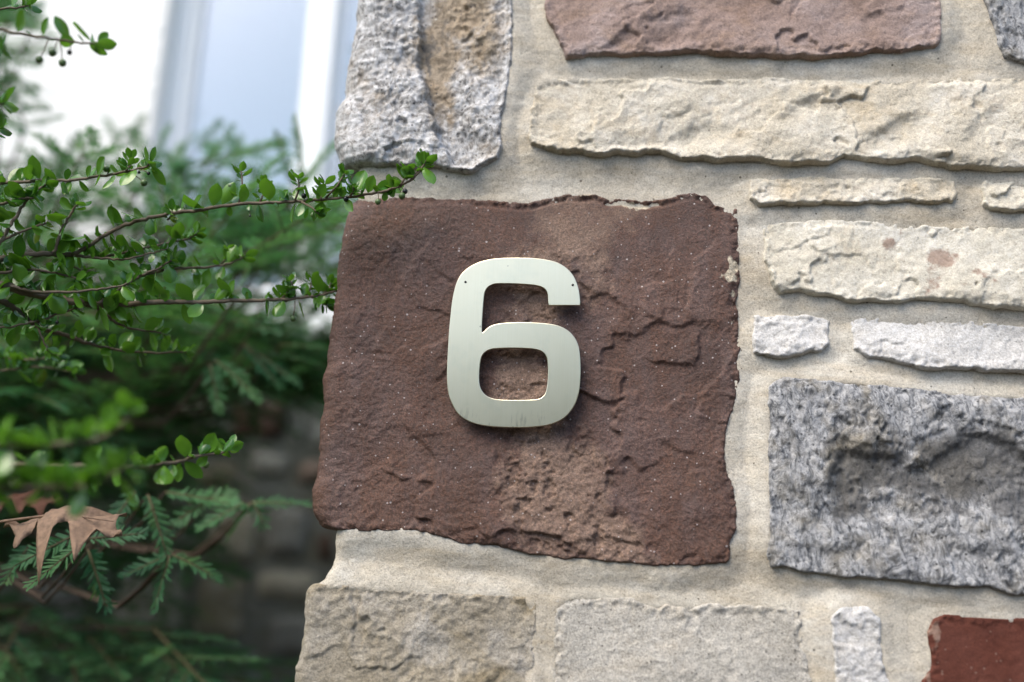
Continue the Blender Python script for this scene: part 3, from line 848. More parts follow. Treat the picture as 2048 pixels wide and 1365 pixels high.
# ------------------------------------------------------------------ house number
def m_metal():
    b = NB('brushed_champagne_steel')
    st = b.noise(240, 3, 0.6, b.mapping((4.0, 1, 0.05)))
    big = b.noise(16, 3, 0.5)
    col = b.mix(big, (0.70, 0.625, 0.435), (0.76, 0.69, 0.50))
    col = b.mix(0.10, col, b.ramp(st, [(0.3, 0.35), (0.7, 0.7)]), 'OVERLAY')
    blt = b.noise(38, 5, 0.65)
    col = b.mix(b.math('MULTIPLY', b.ramp(blt, [(0.5, 0), (0.72, 1)]), 0.35), col, (0.55, 0.545, 0.41))
    # dark scuffs near the foot
    sc = b.noise(210, 3, 0.65, b.mapping((1.6, 1, 0.28)))
    sp = b.n('ShaderNodeSeparateXYZ')
    b.set(sp.inputs[0], b.obj)
    zt = U(1030, 842, -0.02).z
    band = b.ramp(b.math('ABSOLUTE', b.math('MULTIPLY', b.math('SUBTRACT', sp.outputs[2], zt), 90.0)), [(0.3, 1), (1.0, 0)])
    col = b.mix(b.math('MULTIPLY', b.math('MULTIPLY', b.ramp(sc, [(0.56, 0), (0.70, 1)]), band), 0.4), col, (0.20, 0.17, 0.12))
    pt = b.math('MULTIPLY', b.math('GREATER_THAN', b.n_sep(b.voro(190, 'Color')), 0.975), b.math('LESS_THAN', b.voro(190, 'Distance'), 0.16))
    col = b.mix(b.math('MULTIPLY', pt, 0.6), col, (0.25, 0.22, 0.16))
    rough = b.ramp(b.math('ADD', b.math('MULTIPLY', st, 0.6), b.math('MULTIPLY', b.noise(55, 4, 0.6), 0.4)), [(0.3, 0.27), (0.7, 0.33)])
    nr = b.bump(st, 0.05, 0.0003)
    return b.done(b.bsdf(col, rough, 0.5, nr, 1.0, **{'Anisotropic': 0.5}))
MAT['metal'] = m_metal()
NUM_Y = -0.0145
def zpx(L): return [(860 + a * 0.2931, 480 + b * 0.2931) for a, b in L]
outer = zpx([(1022, 447), (1018, 390), (1005, 320), (975, 250), (925, 195), (850, 155), (740, 135), (620, 129), (500, 131), (400, 142), (310, 170), (240, 215), (195, 275), (170, 350), (155, 430), (145, 520), (135, 620), (128, 740), (122, 860), (121, 960), (130, 1050), (150, 1110), (190, 1180), (250, 1228), (330, 1258), (430, 1273), (560, 1279), (680, 1277), (790, 1265), (870, 1240), (930, 1200), (980, 1135), (1008, 1060), (1020, 970), (1023, 870), (1018, 780), (1005, 715), (975, 660), (925, 615), (850, 585), (750, 573), (640, 568), (540, 571), (460, 580), (410, 597), (380, 622), (362, 640)])
outer2 = zpx([(350, 630), (352, 560), (358, 470), (364, 400), (372, 360), (390, 328), (420, 308), (460, 299), (560, 299), (660, 304), (735, 313), (775, 328), (798, 352), (808, 385), (812, 447)])
inner = zpx([(450, 741), (560, 737), (660, 740), (730, 748), (775, 768), (800, 805), (808, 860), (809, 930), (803, 1000), (790, 1050), (765, 1080), (730, 1093), (660, 1098), (560, 1099), (470, 1095), (420, 1085), (375, 1062), (345, 1020), (333, 970), (333, 900), (340, 840), (352, 795), (380, 762), (415, 747)])
def number_mesh():
    o1 = np.concatenate([catmull(outer, 4), catmull(outer2, 4)])
    i1 = catmull(inner, 4, True)
    cu = bpy.data.curves.new('digit', 'CURVE')
    cu.dimensions = '2D'
    cu.fill_mode = 'BOTH'
    cu.extrude = 0.0011
    cu.bevel_depth = 0.0005
    cu.bevel_resolution = 2
    for pts in (o1, i1):
        sp = cu.splines.new('POLY')
        sp.points.add(len(pts) - 1)
        for p, q in zip(sp.points, pts):
            w = U(q[0], q[1], NUM_Y)
            p.co = (w.x, w.z, 0, 1)
        sp.use_cyclic_u = True
    ob = bpy.data.objects.new('tmp', cu)
    COL.objects.link(ob)
    dg = bpy.context.evaluated_depsgraph_get()
    me = bpy.data.meshes.new_from_object(ob.evaluated_get(dg))
    bpy.data.objects.remove(ob)
    me.transform(Matrix(((1, 0, 0, 0), (0, 0, -1, NUM_Y), (0, 1, 0, 0), (0, 0, 0, 1))))
    me.materials.clear()
    me.materials.append(MAT['metal'])
    return me
c6 = U(1030, 690, NUM_Y)
number = empty('house_number', c6, 'brushed pale metal numeral 6 fixed to the dark brown block', 'house number')
link('digit', number_mesh(), number)
MAT['pin'] = m_plain('dark_pin', (0.04, 0.04, 0.04), 0.5, 0.4, 0.2, 50, 0.8)
for (a, b_) in ((931, 564.5), (1145.5, 570.5)):
    w = U(a, b_, NUM_Y - 0.0016)
    m = MB()
    m.tube([w + Vector((0, 0.0, 0)), w + Vector((0, -0.0006, 0)), w + Vector((0, -0.0009, 0))], [0.0011, 0.0010, 0.0006], 10)
    m.build('pin', MAT['pin'], number)
for (a, b_) in ((935, 575), (1125, 560), (1030, 825), (1040, 668)):
    w = U(a, b_, NUM_Y)
    m = MB()
    m.tube([w + Vector((0, 0.001, 0)), w + Vector((0, 0.03, 0))], 0.0022, 8)
    m.build('mounting_stud', MAT['pin'], number)
#@@PART2
# ------------------------------------------------------------------ ground
MAT['soil'] = m_plain('dark_mulch_soil', (0.045, 0.036, 0.027), 0.95, 0.15, 0.6, 25, 0.0, 0.02, 40)
g = MB()
g.v = [Vector((-60, -60, 0)), Vector((60, -60, 0)), Vector((60, 60, 0)), Vector((-60, 60, 0))]
g.f = [(0, 1, 2, 3)]
tag(g.build('ground', MAT['soil'], None, False), 'dark mulched soil under the shrubs', None, None, 'structure')

# ------------------------------------------------------------------ house behind
HY = 1.85
MAT['white_brick'] = m_plain('white_painted_brick', (0.80, 0.79, 0.765), 0.6, 0.3, 0.05, 18, 0, 0.003, 60)
MAT['white_joint'] = m_plain('white_painted_joint', (0.79, 0.78, 0.755), 0.7, 0.2, 0.05, 18)
MAT['white_paint'] = m_plain('white_window_paint', (0.84, 0.85, 0.86), 0.4, 0.4, 0.02, 10)
MAT['blind'] = m_plain('sky_tinted_roller_blind', (0.74, 0.93, 0.92), 0.8, 0.1, 0.02, 10)  # pale cyan tint puts the sky reflected in the pane into the blind
MAT['room'] = m_plain('reflection_tinted_room_wall', (0.30, 0.30, 0.22), 0.9, 0.1, 0.15, 3)  # olive tone stands in for greenery reflected in the right pane
def m_glass():
    b = NB('window_glass')
    tr = b.n('ShaderNodeBsdfTransparent')
    tr.inputs[0].default_value = (0.98, 0.99, 1.0, 1)
    gl = b.n('ShaderNodeBsdfGlossy')
    gl.inputs['Roughness'].default_value = 0.01
    fr = b.n('ShaderNodeFresnel')
    fr.inputs[0].default_value = 1.52
    mx = b.n('ShaderNodeMixShader')
    b.t.links.new(b.math('MULTIPLY', fr.outputs[0], 4.0), mx.inputs[0])
    b.t.links.new(tr.outputs[0], mx.inputs[1])
    b.t.links.new(gl.outputs[0], mx.inputs[2])
    return b.done(mx.outputs[0])
MAT['glass'] = m_glass()
house = empty('house', (-1.0, HY, 0), 'white painted brick house with a tall window above a stone base', 'house')
Z_SILL0, Z_SILL1 = U(625, 672, HY - 0.05).z, U(625, 588, HY - 0.05).z
XW0 = U(318, 130, HY).x            # left edge of the window opening
XW1 = XW0 + 1.5
hw = MB()
hw.box((-6.0, HY + 0.003, Z_SILL0 + 0.004), (XW0 + 0.001, HY + 0.30, 4.6))


hwo = hw.build('wall', MAT['white_joint'], house, False)
for q0, q1 in (((XW0 + 0.0012, HY + 0.003, 3.1), (XW1 - 0.0012, HY + 0.30, 4.6)), ((XW1, HY + 0.003, Z_SILL0 + 0.004), (3.0, HY + 0.30, 4.6))):
    hq = MB()
    hq.box(q0, q1)
    hq.build('wall', MAT['white_joint'], house, False)
bm_ = MB()
bm_.box((-0.1, 0.0, -0.029), (0.1, 0.05, 0.029))
brick_me = bm_.mesh('brick', MAT['white_brick'], False, 0.004)
bm_ = MB()
bm_.box((-0.047, 0.0, -0.029), (0.047, 0.05, 0.029))
half_me = bm_.mesh('brick', MAT['white_brick'], False, 0.004)
zz = Z_SILL1 + 0.035
cr = 0
while zz < 2.75:
    x = XW0 - 0.102
    if cr % 2:
        o = link('brick', half_me, hwo)
        o.location = (XW0 - 0.049, HY + RND.uniform(-0.001, 0.001), zz)
        x = XW0 - 0.049 - 0.047 - 0.01 - 0.1
    while x > XW0 - 1.75:
        o = link('brick', brick_me, hwo)
        o.location = (x, HY + RND.uniform(-0.0015, 0.0015), zz)
        x -= 0.21
    zz += 0.068
    cr += 1
win = empty('window', ((XW0 + XW1) / 2, HY + 0.09, Z_SILL1))
win.parent = house
win.matrix_parent_inverse = WORLD_INV(house)
fy = HY + 0.085
xm0, xm1 = U(612, 200, fy).x, U(657, 200, fy).x
for nm, x0_, x1_, yy_ in (('jamb', XW0 + 0.001, XW0 + 0.050, fy), ('mullion', xm0, xm1, fy - 0.02), ('jamb', XW1 - 0.05, XW1 - 0.001, fy)):
    fr = MB()
    fr.box((x0_, yy_, Z_SILL1 + 0.002), (x1_, fy + 0.06, 3.1))
    fr.build(nm, MAT['white_paint'], win, False, 0.004)
for (a, b_) in ((XW0 + 0.052, xm0 - 0.002), (xm1 + 0.002, XW1 - 0.052)):
    for q0, q1 in (((a, fy + 0.015, Z_SILL1 + 0.003), (b_, fy + 0.055, Z_SILL1 + 0.055)), ((a, fy + 0.015, Z_SILL1 + 0.056), (a + 0.018, fy + 0.055, 3.0)), ((b_ - 0.018, fy + 0.015, Z_SILL1 + 0.056), (b_, fy + 0.055, 3.0))):
        st = MB()
        st.box(q0, q1)
        st.build('sash_rail', MAT['white_paint'], win, False, 0.003)
for (a, b_) in ((XW0 + 0.071, xm0 - 0.021), (xm1 + 0.021, XW1 - 0.071)):
    p = MB()
    p.box((a, fy + 0.030, Z_SILL1 + 0.056), (b_, fy + 0.036, 3.0))
    p.build('pane', MAT['glass'], win, False)
bl = MB()
bl.box((XW0 + 0.055, fy + 0.058, Z_SILL1 + 0.03), (xm0 + 0.01, fy + 0.061, 3.05))
bl.build('blind', MAT['blind'], win, False)
bl = MB()
zb = U(680, 190, fy).z
bl.box((xm0 + 0.014, fy + 0.063, zb), (XW1 - 0.055, fy + 0.066, 3.05))
bl.build('blind', MAT['blind'], win, False)
rm = MB()
rm.box((XW0 - 0.3, HY + 1.6, 0), (XW1 + 0.6, HY + 1.7, 4.5))
rm.build('inner_wall', MAT['room'], house, False)
sl = MB()
sl.box((XW0 - 1.9, HY - 0.055, Z_SILL0), (XW1 + 0.3, HY + 0.085, Z_SILL1))
sl.build('sill', MAT['white_paint'], house, False, 0.006)
# stone base of the house
base = empty('foundation', (-1.0, HY, 0))
base.parent = house
base.matrix_parent_inverse = WORLD_INV(house)
MAT['mortar_far'] = m_mortar('shade_tinted_mortar', (0.40, 0.45, 0.52))  # tint darkens the mortar to carry the shade under the shrubs
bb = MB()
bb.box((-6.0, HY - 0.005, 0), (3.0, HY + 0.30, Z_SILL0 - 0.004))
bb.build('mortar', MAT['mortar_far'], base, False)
def far_stone(x0, z0, x1, z1, mat, seed):
    nx_, nz_ = max(5, int((x1 - x0) / 0.016)), max(5, int((z1 - z0) / 0.016))
    us = np.linspace(0, 1, nx_)
    vs = np.linspace(0, 1, nz_)
    A, B = np.meshgrid(us, vs)
    A, B = A.ravel(), B.ravel()
    x = x0 + (x1 - x0) * A
    z = z0 + (z1 - z0) * B
    P = np.stack([x, x * 0, z], 1)
    ed = np.minimum(np.minimum(A, 1 - A) * (x1 - x0), np.minimum(B, 1 - B) * (z1 - z0))
    h = smooth(ed / 0.018 + 0.02) * 0.028 - 0.012 + fbm(P, 0.05, 4, 0.5, seed) * 0.008
    P[:, 0] += fbm(P, 0.06, 2, 0.5, seed + 3) * 0.010
    P[:, 2] += fbm(P, 0.06, 2, 0.5, seed + 6) * 0.010
    P[:, 1] = HY - 0.005 - h
    idg = np.arange(nx_ * nz_).reshape(nz_, nx_)
    fa = np.stack([idg[:-1, :-1].ravel(), idg[:-1, 1:].ravel(), idg[1:, 1:].ravel(), idg[1:, :-1].ravel()], 1)
    mesh_np('stone', P, fa, MAT[mat], base, {'m1': np.zeros(len(P)), 'm2': np.zeros(len(P))})
far = [(462, 798, 578, 884, 'brown'), (587, 795, 610, 890, 'palegrey'), (618, 745, 780, 905, 'granite'), (500, 898, 585, 962, 'granite'), (597, 922, 760, 972, 'mauve'), (388, 925, 476, 985, 'tangrey'),
       (430, 715, 505, 780, 'palegrey'), (520, 712, 600, 775, 'tangrey'), (535, 1012, 622, 1120, 'gneiss'), (635, 1062, 668, 1132, 'brown'), (682, 1010, 800, 1130, 'tangrey'), (392, 1150, 492, 1280, 'tangrey'), (508, 1140, 640, 1205, 'greybuff'), (655, 1150, 800, 1230, 'gneiss'),
       (535, 1230, 700, 1320, 'gneiss'), (420, 1010, 520, 1120, 'greybuff'), (260, 900, 372, 985, 'mauve'), (300, 1010, 400, 1110, 'gneiss'), (230, 1150, 372, 1270, 'greybuff'), (390, 1300, 520, 1400, 'gneiss'), (200, 790, 440, 880, 'greybuff'), (60, 780, 180, 870, 'brown'), (40, 900, 240, 990, 'tangrey'), (120, 1010, 280, 1120, 'palegrey'), (-60, 1010, 100, 1120, 'brown'), (40, 1150, 210, 1290, 'gneiss'), (180, 1300, 370, 1400, 'tangrey')]
for i, (a, b_, c, d, mt) in enumerate(far):
    p0, p1 = U(a, d, HY), U(c, b_, HY)
    p2 = U(a, b_, HY)
    p3 = U(c, d, HY)
    far_stone((p0.x + p2.x) / 2, (p0.z + p3.z) / 2, (p1.x + p3.x) / 2, (p1.z + p2.z) / 2, mt, 300 + i)
rr = random.Random(9)
for (za, zb_) in ((0.05, 0.25), (0.27, 0.42), (0.44, 0.64), (0.66, 0.83)):
    x = U(815, 1000, HY).x
    while x < 1.3:
        w = rr.uniform(0.15, 0.4)
        far_stone(x, za, x + w, zb_, rr.choice(['brown', 'gneiss', 'tangrey', 'greybuff', 'mauve']), 500 + x)
        x += w + 0.03
rr = random.Random(5)
for (za, zb_) in ((0.05, 0.25), (0.27, 0.42), (0.44, 0.64), (0.66, 0.83)):
    x = -3.0
    xe = U(-70, 1000, HY).x
    while x < xe - 0.2:
        w = rr.uniform(0.15, 0.4)
        far_stone(x, za, min(x + w, xe), zb_, rr.choice(['brown', 'gneiss', 'tangrey', 'greybuff', 'mauve']), 400 + x)
        x += w + 0.03

# ------------------------------------------------------------------ yew behind the corner
def m_leaf(name, c_lo, c_hi, yellow, trans=0.3, rough=0.35, spec=0.5, back=None, use_rnd=True, coat=0.0):
    b = NB(name)
    n = b.noise(9, 3, 0.6)
    n2 = b.noise(300, 2, 0.5)
    f = b.math('ADD', b.math('MULTIPLY', b.rnd(), 1.0), b.math('MULTIPLY', n, 0.3)) if use_rnd else b.ramp(n, [(0.35, 0), (0.65, 1)])
    col = b.mix(f, c_lo, c_hi)
    col = b.mix(b.math('MULTIPLY', b.ramp(b.noise(31, 2), [(0.62, 0), (0.75, 1)]), 0.6), col, yellow)
    geo = b.n('ShaderNodeNewGeometry')
    if back is not None:
        col = b.mix(b.math('MULTIPLY', geo.outputs['Backfacing'], 0.85), col, back)
    col = b.mix(0.2, col, b.ramp(n2, [(0.3, 0.3), (0.7, 0.7)]), 'OVERLAY')
    p = b.bsdf(col, rough, spec, None, 0.0, **{'Coat Weight': coat, 'Coat Roughness': 0.18})
    t = b.n('ShaderNodeBsdfTranslucent')
    b.set(t.inputs[0], b.mix(1.0, col, (1.0, 1.0, 0.55), 'MULTIPLY'))
    mx = b.n('ShaderNodeMixShader')
    mx.inputs[0].default_value = trans
    b.t.links.new(p, mx.inputs[1])
    b.t.links.new(t.outputs[0], mx.inputs[2])
    return b.done(mx.outputs[0])
MAT['needle'] = m_leaf('yew_needles', (0.050, 0.175, 0.095), (0.135, 0.315, 0.130), (0.23, 0.37, 0.10), 0.5, 0.45, 0.25, None, False)
MAT['yew_twig'] = m_plain('yew_twig_bark', (0.10, 0.085, 0.045), 0.8, 0.2, 0.4, 60)
MAT['bark'] = m_plain('grey_brown_bark', (0.085, 0.060, 0.045), 0.85, 0.25, 0.45, 90, 0, 0.002, 200)
MAT['ilex_bark'] = m_plain('holly_twig_bark', (0.135, 0.105, 0.072), 0.7, 0.3, 0.5, 150, 0, 0.001, 400)

def frond_np(base, d, nrm, L, rs, nl=0.0155, coarse=1.0):
    """one flat yew shoot: returns needle verts/quads and the twig polyline"""
    d = np.array(d) / np.linalg.norm(d)
    nrm = np.array(nrm, float)
    nrm = nrm - d * nrm.dot(d)
    nrm /= np.linalg.norm(nrm)
    side = np.cross(d, nrm)
    n = max(8, int(L / (0.0028 * coarse)))
    t = (np.arange(n) + 0.5) / n
    bend = rs.uniform(-0.12, 0.05)
    cen = np.array(base)[None] + d[None] * (L * t)[:, None] + np.array([0, 0, 1.0])[None] * (bend * L * t * t)[:, None]
    V, F_ = [], []
    ln = nl * (0.62 + 0.5 * np.sin(np.pi * np.clip(t * 0.85 + 0.12, 0, 1))) * np.where(t > 0.9, 0.75, 1)
    for s in (-1, 1):
        jit = rs.normal(0, 0.16, n)
        ang = np.radians(62) - t * 0.45 + jit
        up = 0.12 + rs.normal(0, 0.12, n)
        nd = d[None] * np.cos(ang)[:, None] + side[None] * (s * np.sin(ang))[:, None] + nrm[None] * up[:, None]
        nd /= np.linalg.norm(nd, axis=1)[:, None]
        wd = np.cross(nd, nrm[None])
        wd /= np.linalg.norm(wd, axis=1)[:, None]
        tw = rs.normal(0, 0.35, n)
        wd = wd * np.cos(tw)[:, None] + nrm[None] * np.sin(tw)[:, None]
        l = (ln * rs.uniform(0.72, 1.12, n) * np.where(rs.random(n) < 0.06, 0.3, 1))[:, None]
        w = 0.00105 * coarse
        b0 = cen
        dn = -nrm[None] * 0.0004
        a = np.stack([b0, b0 + nd * l * 0.25 + wd * w + dn, b0 + nd * l * 0.80 + wd * w * 0.9 + dn * 2, b0 + nd * l - nrm[None] * 0.001, b0 + nd * l * 0.80 - wd * w * 0.9 + dn * 2, b0 + nd * l * 0.25 - wd * w + dn], 1)
        off = len(V) * 0
        V.append(a.reshape(-1, 3))
    V = np.concatenate(V)
    m = len(V) // 6
    i6 = np.arange(m)[:, None] * 6
    F_ = np.concatenate([i6 + np.array([[0, 1, 2, 3]]), i6 + np.array([[0, 3, 4, 5]])])
    tw_pts = [np.array(base) + d * (L * k / 4) + np.array([0, 0, 1.0]) * (bend * L * (k / 4) ** 2) for k in range(5)]
    return V, F_, tw_pts

class Yew:
    def __init__(self, seed):
        self.rs = np.random.default_rng(seed)
        self.V, self.F, self.n = [], [], 0
        self.tw = MB()
        self.coarse = 1.0
    def frond(self, base, d, nrm, L):
        V, F_, t = frond_np(base, d, nrm, L, self.rs, 0.0155 * self.coarse ** 0.25, self.coarse)
        self.V.append(V)
        self.F.append(F_ + self.n)
        self.n += len(V)
        self.tw.tube(t[::2], [0.0010, 0.0008, 0.0004], 3)
    def spray(self, base, d, nrm, L, k=7):
        rs = self.rs
        d = np.array(d) / np.linalg.norm(d)
        nrm = np.array(nrm, float)
        nrm = nrm - d * nrm.dot(d)
        nrm /= np.linalg.norm(nrm)
        side = np.cross(d, nrm)
        droop = rs.uniform(-0.25, 0.02)
        P = lambda t: np.array(base) + d * L * t + np.array([0, 0, droop * L * t * t])
        self.tw.tube([P(t) for t in (0, .25, .5, .75, 1)], [0.0022, 0.0019, 0.0016, 0.0013, 0.0010], 5)
        for i in range(k):
            t = (i + 0.6) / k
            s = 1 if i % 2 else -1
            a = rs.uniform(0.6, 1.05)
            fd = d * math.cos(a) + side * s * math.sin(a) + nrm * rs.uniform(-0.15, 0.25) + np.array([0, 0, 2 * droop * t])
            self.frond(P(t), fd, nrm + rs.normal(0, 0.2, 3), L * rs.uniform(0.38, 0.62) * (1.15 - 0.55 * t))
        self.frond(P(0.97), d + np.array([0, 0, 2 * droop]), nrm, L * 0.4)

TR = Vector((-1.25, 1.0, 0.0))
yew = empty('yew_shrub', TR, 'feathery dark green yew shrub growing between the wall corner and the house', 'shrub')
yw = Yew(21)
yr = random.Random(31)
limb = MB()
limb.tube([TR, TR + Vector((0.03, 0, 0.35)), TR + Vector((0.10, -0.02, 0.75)), TR + Vector((0.15, 0.02, 1.15)), TR + Vector((0.2, 0, 1.45))], [0.035, 0.030, 0.024, 0.016, 0.008], 10)
def in_poly(x, y, poly):
    c = False
    n = len(poly)
    for i in range(n):
        x0, y0 = poly[i]
        x1, y1 = poly[(i + 1) % n]
        if (y0 > y) != (y1 > y) and x < x0 + (y - y0) * (x1 - x0) / (y1 - y0): c = not c
    return c
NO_LIMB = False
def fill(poly, count, ya, yb, Lr, up=0.25, k=7, seed=1):
    r = random.Random(seed)
    xs = [p[0] for p in poly]
    ys = [p[1] for p in poly]
    done = 0
    while done < count:
        px, py = r.uniform(min(xs), max(xs)), r.uniform(min(ys), max(ys))
        if not in_poly(px, py, poly): continue
        y = r.uniform(ya, yb)
        P = U(px, py, y)
        if P.z < 0.12: continue
        out = Vector((P.x - TR.x, (P.y - TR.y) * 0.9, 0))
        out = out.normalized() if out.length > 1e-3 else Vector((1, 0, 0))
        d = out + Vector((r.uniform(-.5, .5), r.uniform(-.6, .4), up + r.uniform(-.25, .35)))
        d.normalize()
        L = r.uniform(*Lr)
        B = P - d * L * 0.6
        nrm = Vector((r.uniform(-.35, .35), r.uniform(-.5, .2), 1))
        yw.spray(tuple(B), tuple(d), tuple(nrm), L, k)
        if done % 3 == 0 and not NO_LIMB:
            zt = max(0.15, min(1.3, B.z - 0.12))
            A = TR + Vector((0.10, 0, zt))
            M_ = (A + B) / 2 + Vector((0, 0, 0.03))
            limb.tube([A, (A + M_) / 2 + Vector((0, 0, 0.01)), M_, B], [0.006, 0.0045, 0.0032, 0.0018], 5)
        done += 1
fill([(420, 380), (900, 380), (900, 560), (640, 560), (560, 600), (440, 560)], 40, 0.5, 1.3, (0.15, 0.24), 0.1, 7, 19)
fill([(420, 690), (700, 690), (760, 760), (460, 790)], 24, 0.6, 1.3, (0.15, 0.22), -0.05, 7, 20)
fill([(-700, 640), (420, 640), (560, 800), (300, 1000), (-700, 1250)], 60, 0.7, 1.35, (0.2, 0.3), 0.0, 6, 9)
yw.coarse = 2.4
fill([(-500, 570), (430, 570), (520, 640), (640, 690), (900, 690), (900, 780), (-500, 780)], 215, 0.8, 1.80, (0.20, 0.30), 0.0, 8, 25)  # dense lid of sprays, thickened to shade the house base
fill([(-500, 800), (360, 800), (380, 1000), (300, 1300), (-500, 1300)], 90, 0.9, 1.75, (0.20, 0.30), 0.0, 7, 26)
NO_LIMB = True
fill([(800, -100), (1500, -100), (1500, 700), (800, 700)], 60, 0.7, 1.7, (0.22, 0.30), 0.1, 7, 27)  # unseen sprays behind the wall, added to block light from above right
NO_LIMB = False
fill([(300, 1000), (700, 960), (700, 1060), (300, 1080)], 0, 1.2, 1.7, (0.2, 0.3), 0, 6, 28)
yw.coarse = 1.0
# the visible crown, its continuation left of the picture, and tall unseen shading sprays
fill([(-100, 320), (60, 290), (160, 275), (330, 285), (440, 310), (560, 380), (600, 440), (540, 560), (430, 640), (0, 640), (-100, 600)], 48, 0.25, 1.0, (0.15, 0.24), 0.25, 7, 3)
fill([(-200, 560), (300, 580), (560, 640), (660, 700), (560, 745), (420, 800), (380, 900), (-200, 930)], 170, 0.30, 1.25, (0.15, 0.24), 0.05, 7, 4)
yw.coarse = 2.0
NO_LIMB = True
fill([(-2400, -900), (-420, -900), (-330, -100), (-420, 300), (-2400, 300)], 120, 0.35, 1.35, (0.25, 0.36), 0.25, 6, 15)  # tall unseen mass added to keep the sun off the house base
NO_LIMB = False
fill([(-1600, 150), (-150, 250), (-150, 1100), (-1600, 1200)], 110, 0.25, 1.3, (0.2, 0.32), 0.25, 6, 5)
yw.coarse = 1.0
fill([(-120, -60), (50, -60), (75, 190), (20, 230), (-120, 260)], 18, 0.35, 0.7, (0.10, 0.16), 0.1, 6, 6)
fill([(-200, 900), (260, 930), (420, 1010), (330, 1130), (-200, 1170)], 34, 0.55, 1.3, (0.14, 0.22), -0.15, 7, 7)
fill([(-200, 1180), (300, 1250), (620, 1330), (620, 1440), (-200, 1440)], 60, 0.35, 1.3, (0.14, 0.22), -0.1, 6, 8)

def hero(b0, b1, y0, y1, nrm, nlen=0.0155, seed=0):
    A = U(b0[0], b0[1], y0)
    B = U(b1[0], b1[1], y1)
    d = B - A
    V, F_, t = frond_np(tuple(A), tuple(d), nrm, d.length, np.random.default_rng(900 + seed), nlen)
    mb = MB()
    mb.tube(t, [0.0012, 0.0011, 0.0010, 0.0008, 0.0004], 5)
    nv = len(V)
    o = mesh_np('sprig', V, F_, MAT['needle'], yew)
    bm = bmesh.new()
    bm.from_mesh(o.data)
    vs = [bm.verts.new(p) for p in mb.v]
    for f in mb.f:
        try:
            fc = bm.faces.new([vs[i] for i in f])
            fc.material_index = 1
        except ValueError: pass
    bm.to_mesh(o.data)
    bm.free()
    o.data.materials.append(MAT['yew_twig'])
    o.data.polygons.foreach_set('use_smooth', [True] * len(o.data.polygons))
CAMV = (0.05, -1, 0.35)
H = [((606, 372), (590, 216), .36, .36), ((588, 372), (553, 262), .37, .38), ((602, 366), (683, 268), .42, .40), ((395, 300), (446, 234), .75, .75), ((330, 330), (395, 262), .8, .8), ((250, 300), (290, 232), .85, .85), ((240, 300), (212, 240), .85, .85), ((300, 285), (225, 255), .85, .85),
     ((455, 320), (545, 290), .7, .7), ((470, 350), (480, 268), .68, .7), ((330, 430), (318, 345), .25, .24), ((335, 420), (352, 350), .26, .25), ((400, 430), (425, 352), .3, .3), ((415, 430), (455, 350), .32, .3), ((520, 395), (505, 335), .4, .4),
     ((580, 460), (690, 425), .45, .45), ((620, 420), (640, 520), .5, .5), ((560, 560), (640, 478), .45, .45), ((620, 545), (720, 460), .42, .42), ((600, 600), (700, 540), .5, .5), ((560, 440), (480, 400), .4, .4), ((540, 480), (460, 450), .42, .42), ((540, 500), (570, 420), .42, .42), ((500, 520), (430, 470), .42, .42),
     ((470, 600), (400, 540), .3, .3), ((460, 610), (500, 530), .3, .3), ((455, 620), (395, 590), .3, .3), ((520, 640), (590, 590), .35, .35), ((470, 640), (560, 660), .35, .35), ((430, 660), (360, 640), .3, .3),
     ((500, 700), (640, 720), .35, .4), ((490, 690), (560, 770), .35, .35), ((520, 710), (600, 775), .35, .36), ((430, 720), (520, 790), .3, .3), ((420, 730), (440, 820), .3, .3), ((560, 690), (650, 690), .4, .4),
     ((300, 330), (262, 250), .5, .5), ((305, 325), (340, 246), .5, .5), ((200, 320), (180, 262), .5, .5), ((205, 320), (248, 262), .52, .5), ((420, 320), (470, 246), .5, .5), ((430, 330), (500, 300), .5, .5), ((120, 330), (100, 275), .5, .5), ((125, 330), (160, 268), .5, .5), ((380, 380), (330, 300), .45, .45), ((480, 400), (530, 330), .42, .42), ((380, 390), (440, 330), .45, .45), ((270, 390), (235, 310), .45, .45), ((275, 390), (320, 310), .45, .45),
     ((168, 1062), (30, 1128), .10, .07), ((174, 1082), (58, 1166), .08, .05), ((178, 1078), (290, 1068), .10, .12), ((176, 1100), (216, 1212), .14, .14), ((296, 990), (338, 1112), .18, .17), ((340, 1112), (308, 1218), .17, .16), ((345, 1110), (440, 1152), .17, .18), ((335, 1112), (246, 1150), .17, .15),
     ((330, 985), (500, 1008), .22, .25), ((500, 1008), (455, 1076), .25, .24), ((490, 1005), (396, 1056), .24, .22), ((508, 1008), (530, 1048), .25, .25), ((500, 1006), (620, 1004), .25, .28), ((420, 998), (352, 1040), .24, .22), ((60, 1090), (10, 1160), .14, .12), ((270, 985), (210, 1060), .2, .17), ((390, 1000), (470, 985), .25, .26),
     ((60, 60), (20, 20), .4, .4), ((20, 150), (75, 195), .42, .42), ((0, 120), (80, 130), .42, .42), ((10, 230), (48, 268), .4, .4), ((20, 40), (90, 10), .45, .45), ((0, 170), (60, 215), .42, .42)]
for i, (a, b_, y0, y1) in enumerate(H):
    hero(a, b_, y0, y1, (CAMV[0] + yr.uniform(-.5, .5), CAMV[1] * yr.uniform(0.3, 1.0), 0.6 + yr.uniform(-.3, .5)), 0.0150, i)
    # short stalk back to the crown so that no shoot floats
    A = U(a[0], a[1], y0)
    q = A + Vector((-0.10, 0.12, -0.06))
    if True:
        limb.tube([A, (A + q) / 2 + Vector((0, 0, -0.005)), q, TR + Vector((0.12, 0, max(0.2, min(1.25, q.z + 0.05))))], [0.0011, 0.0014, 0.0018, 0.0030], 5)
nd = mesh_np('needles', np.concatenate(yw.V), np.concatenate(yw.F), MAT['needle'], yew)
nd['kind'] = 'stuff'
o = yw.tw.build('twigs', MAT['yew_twig'], yew)
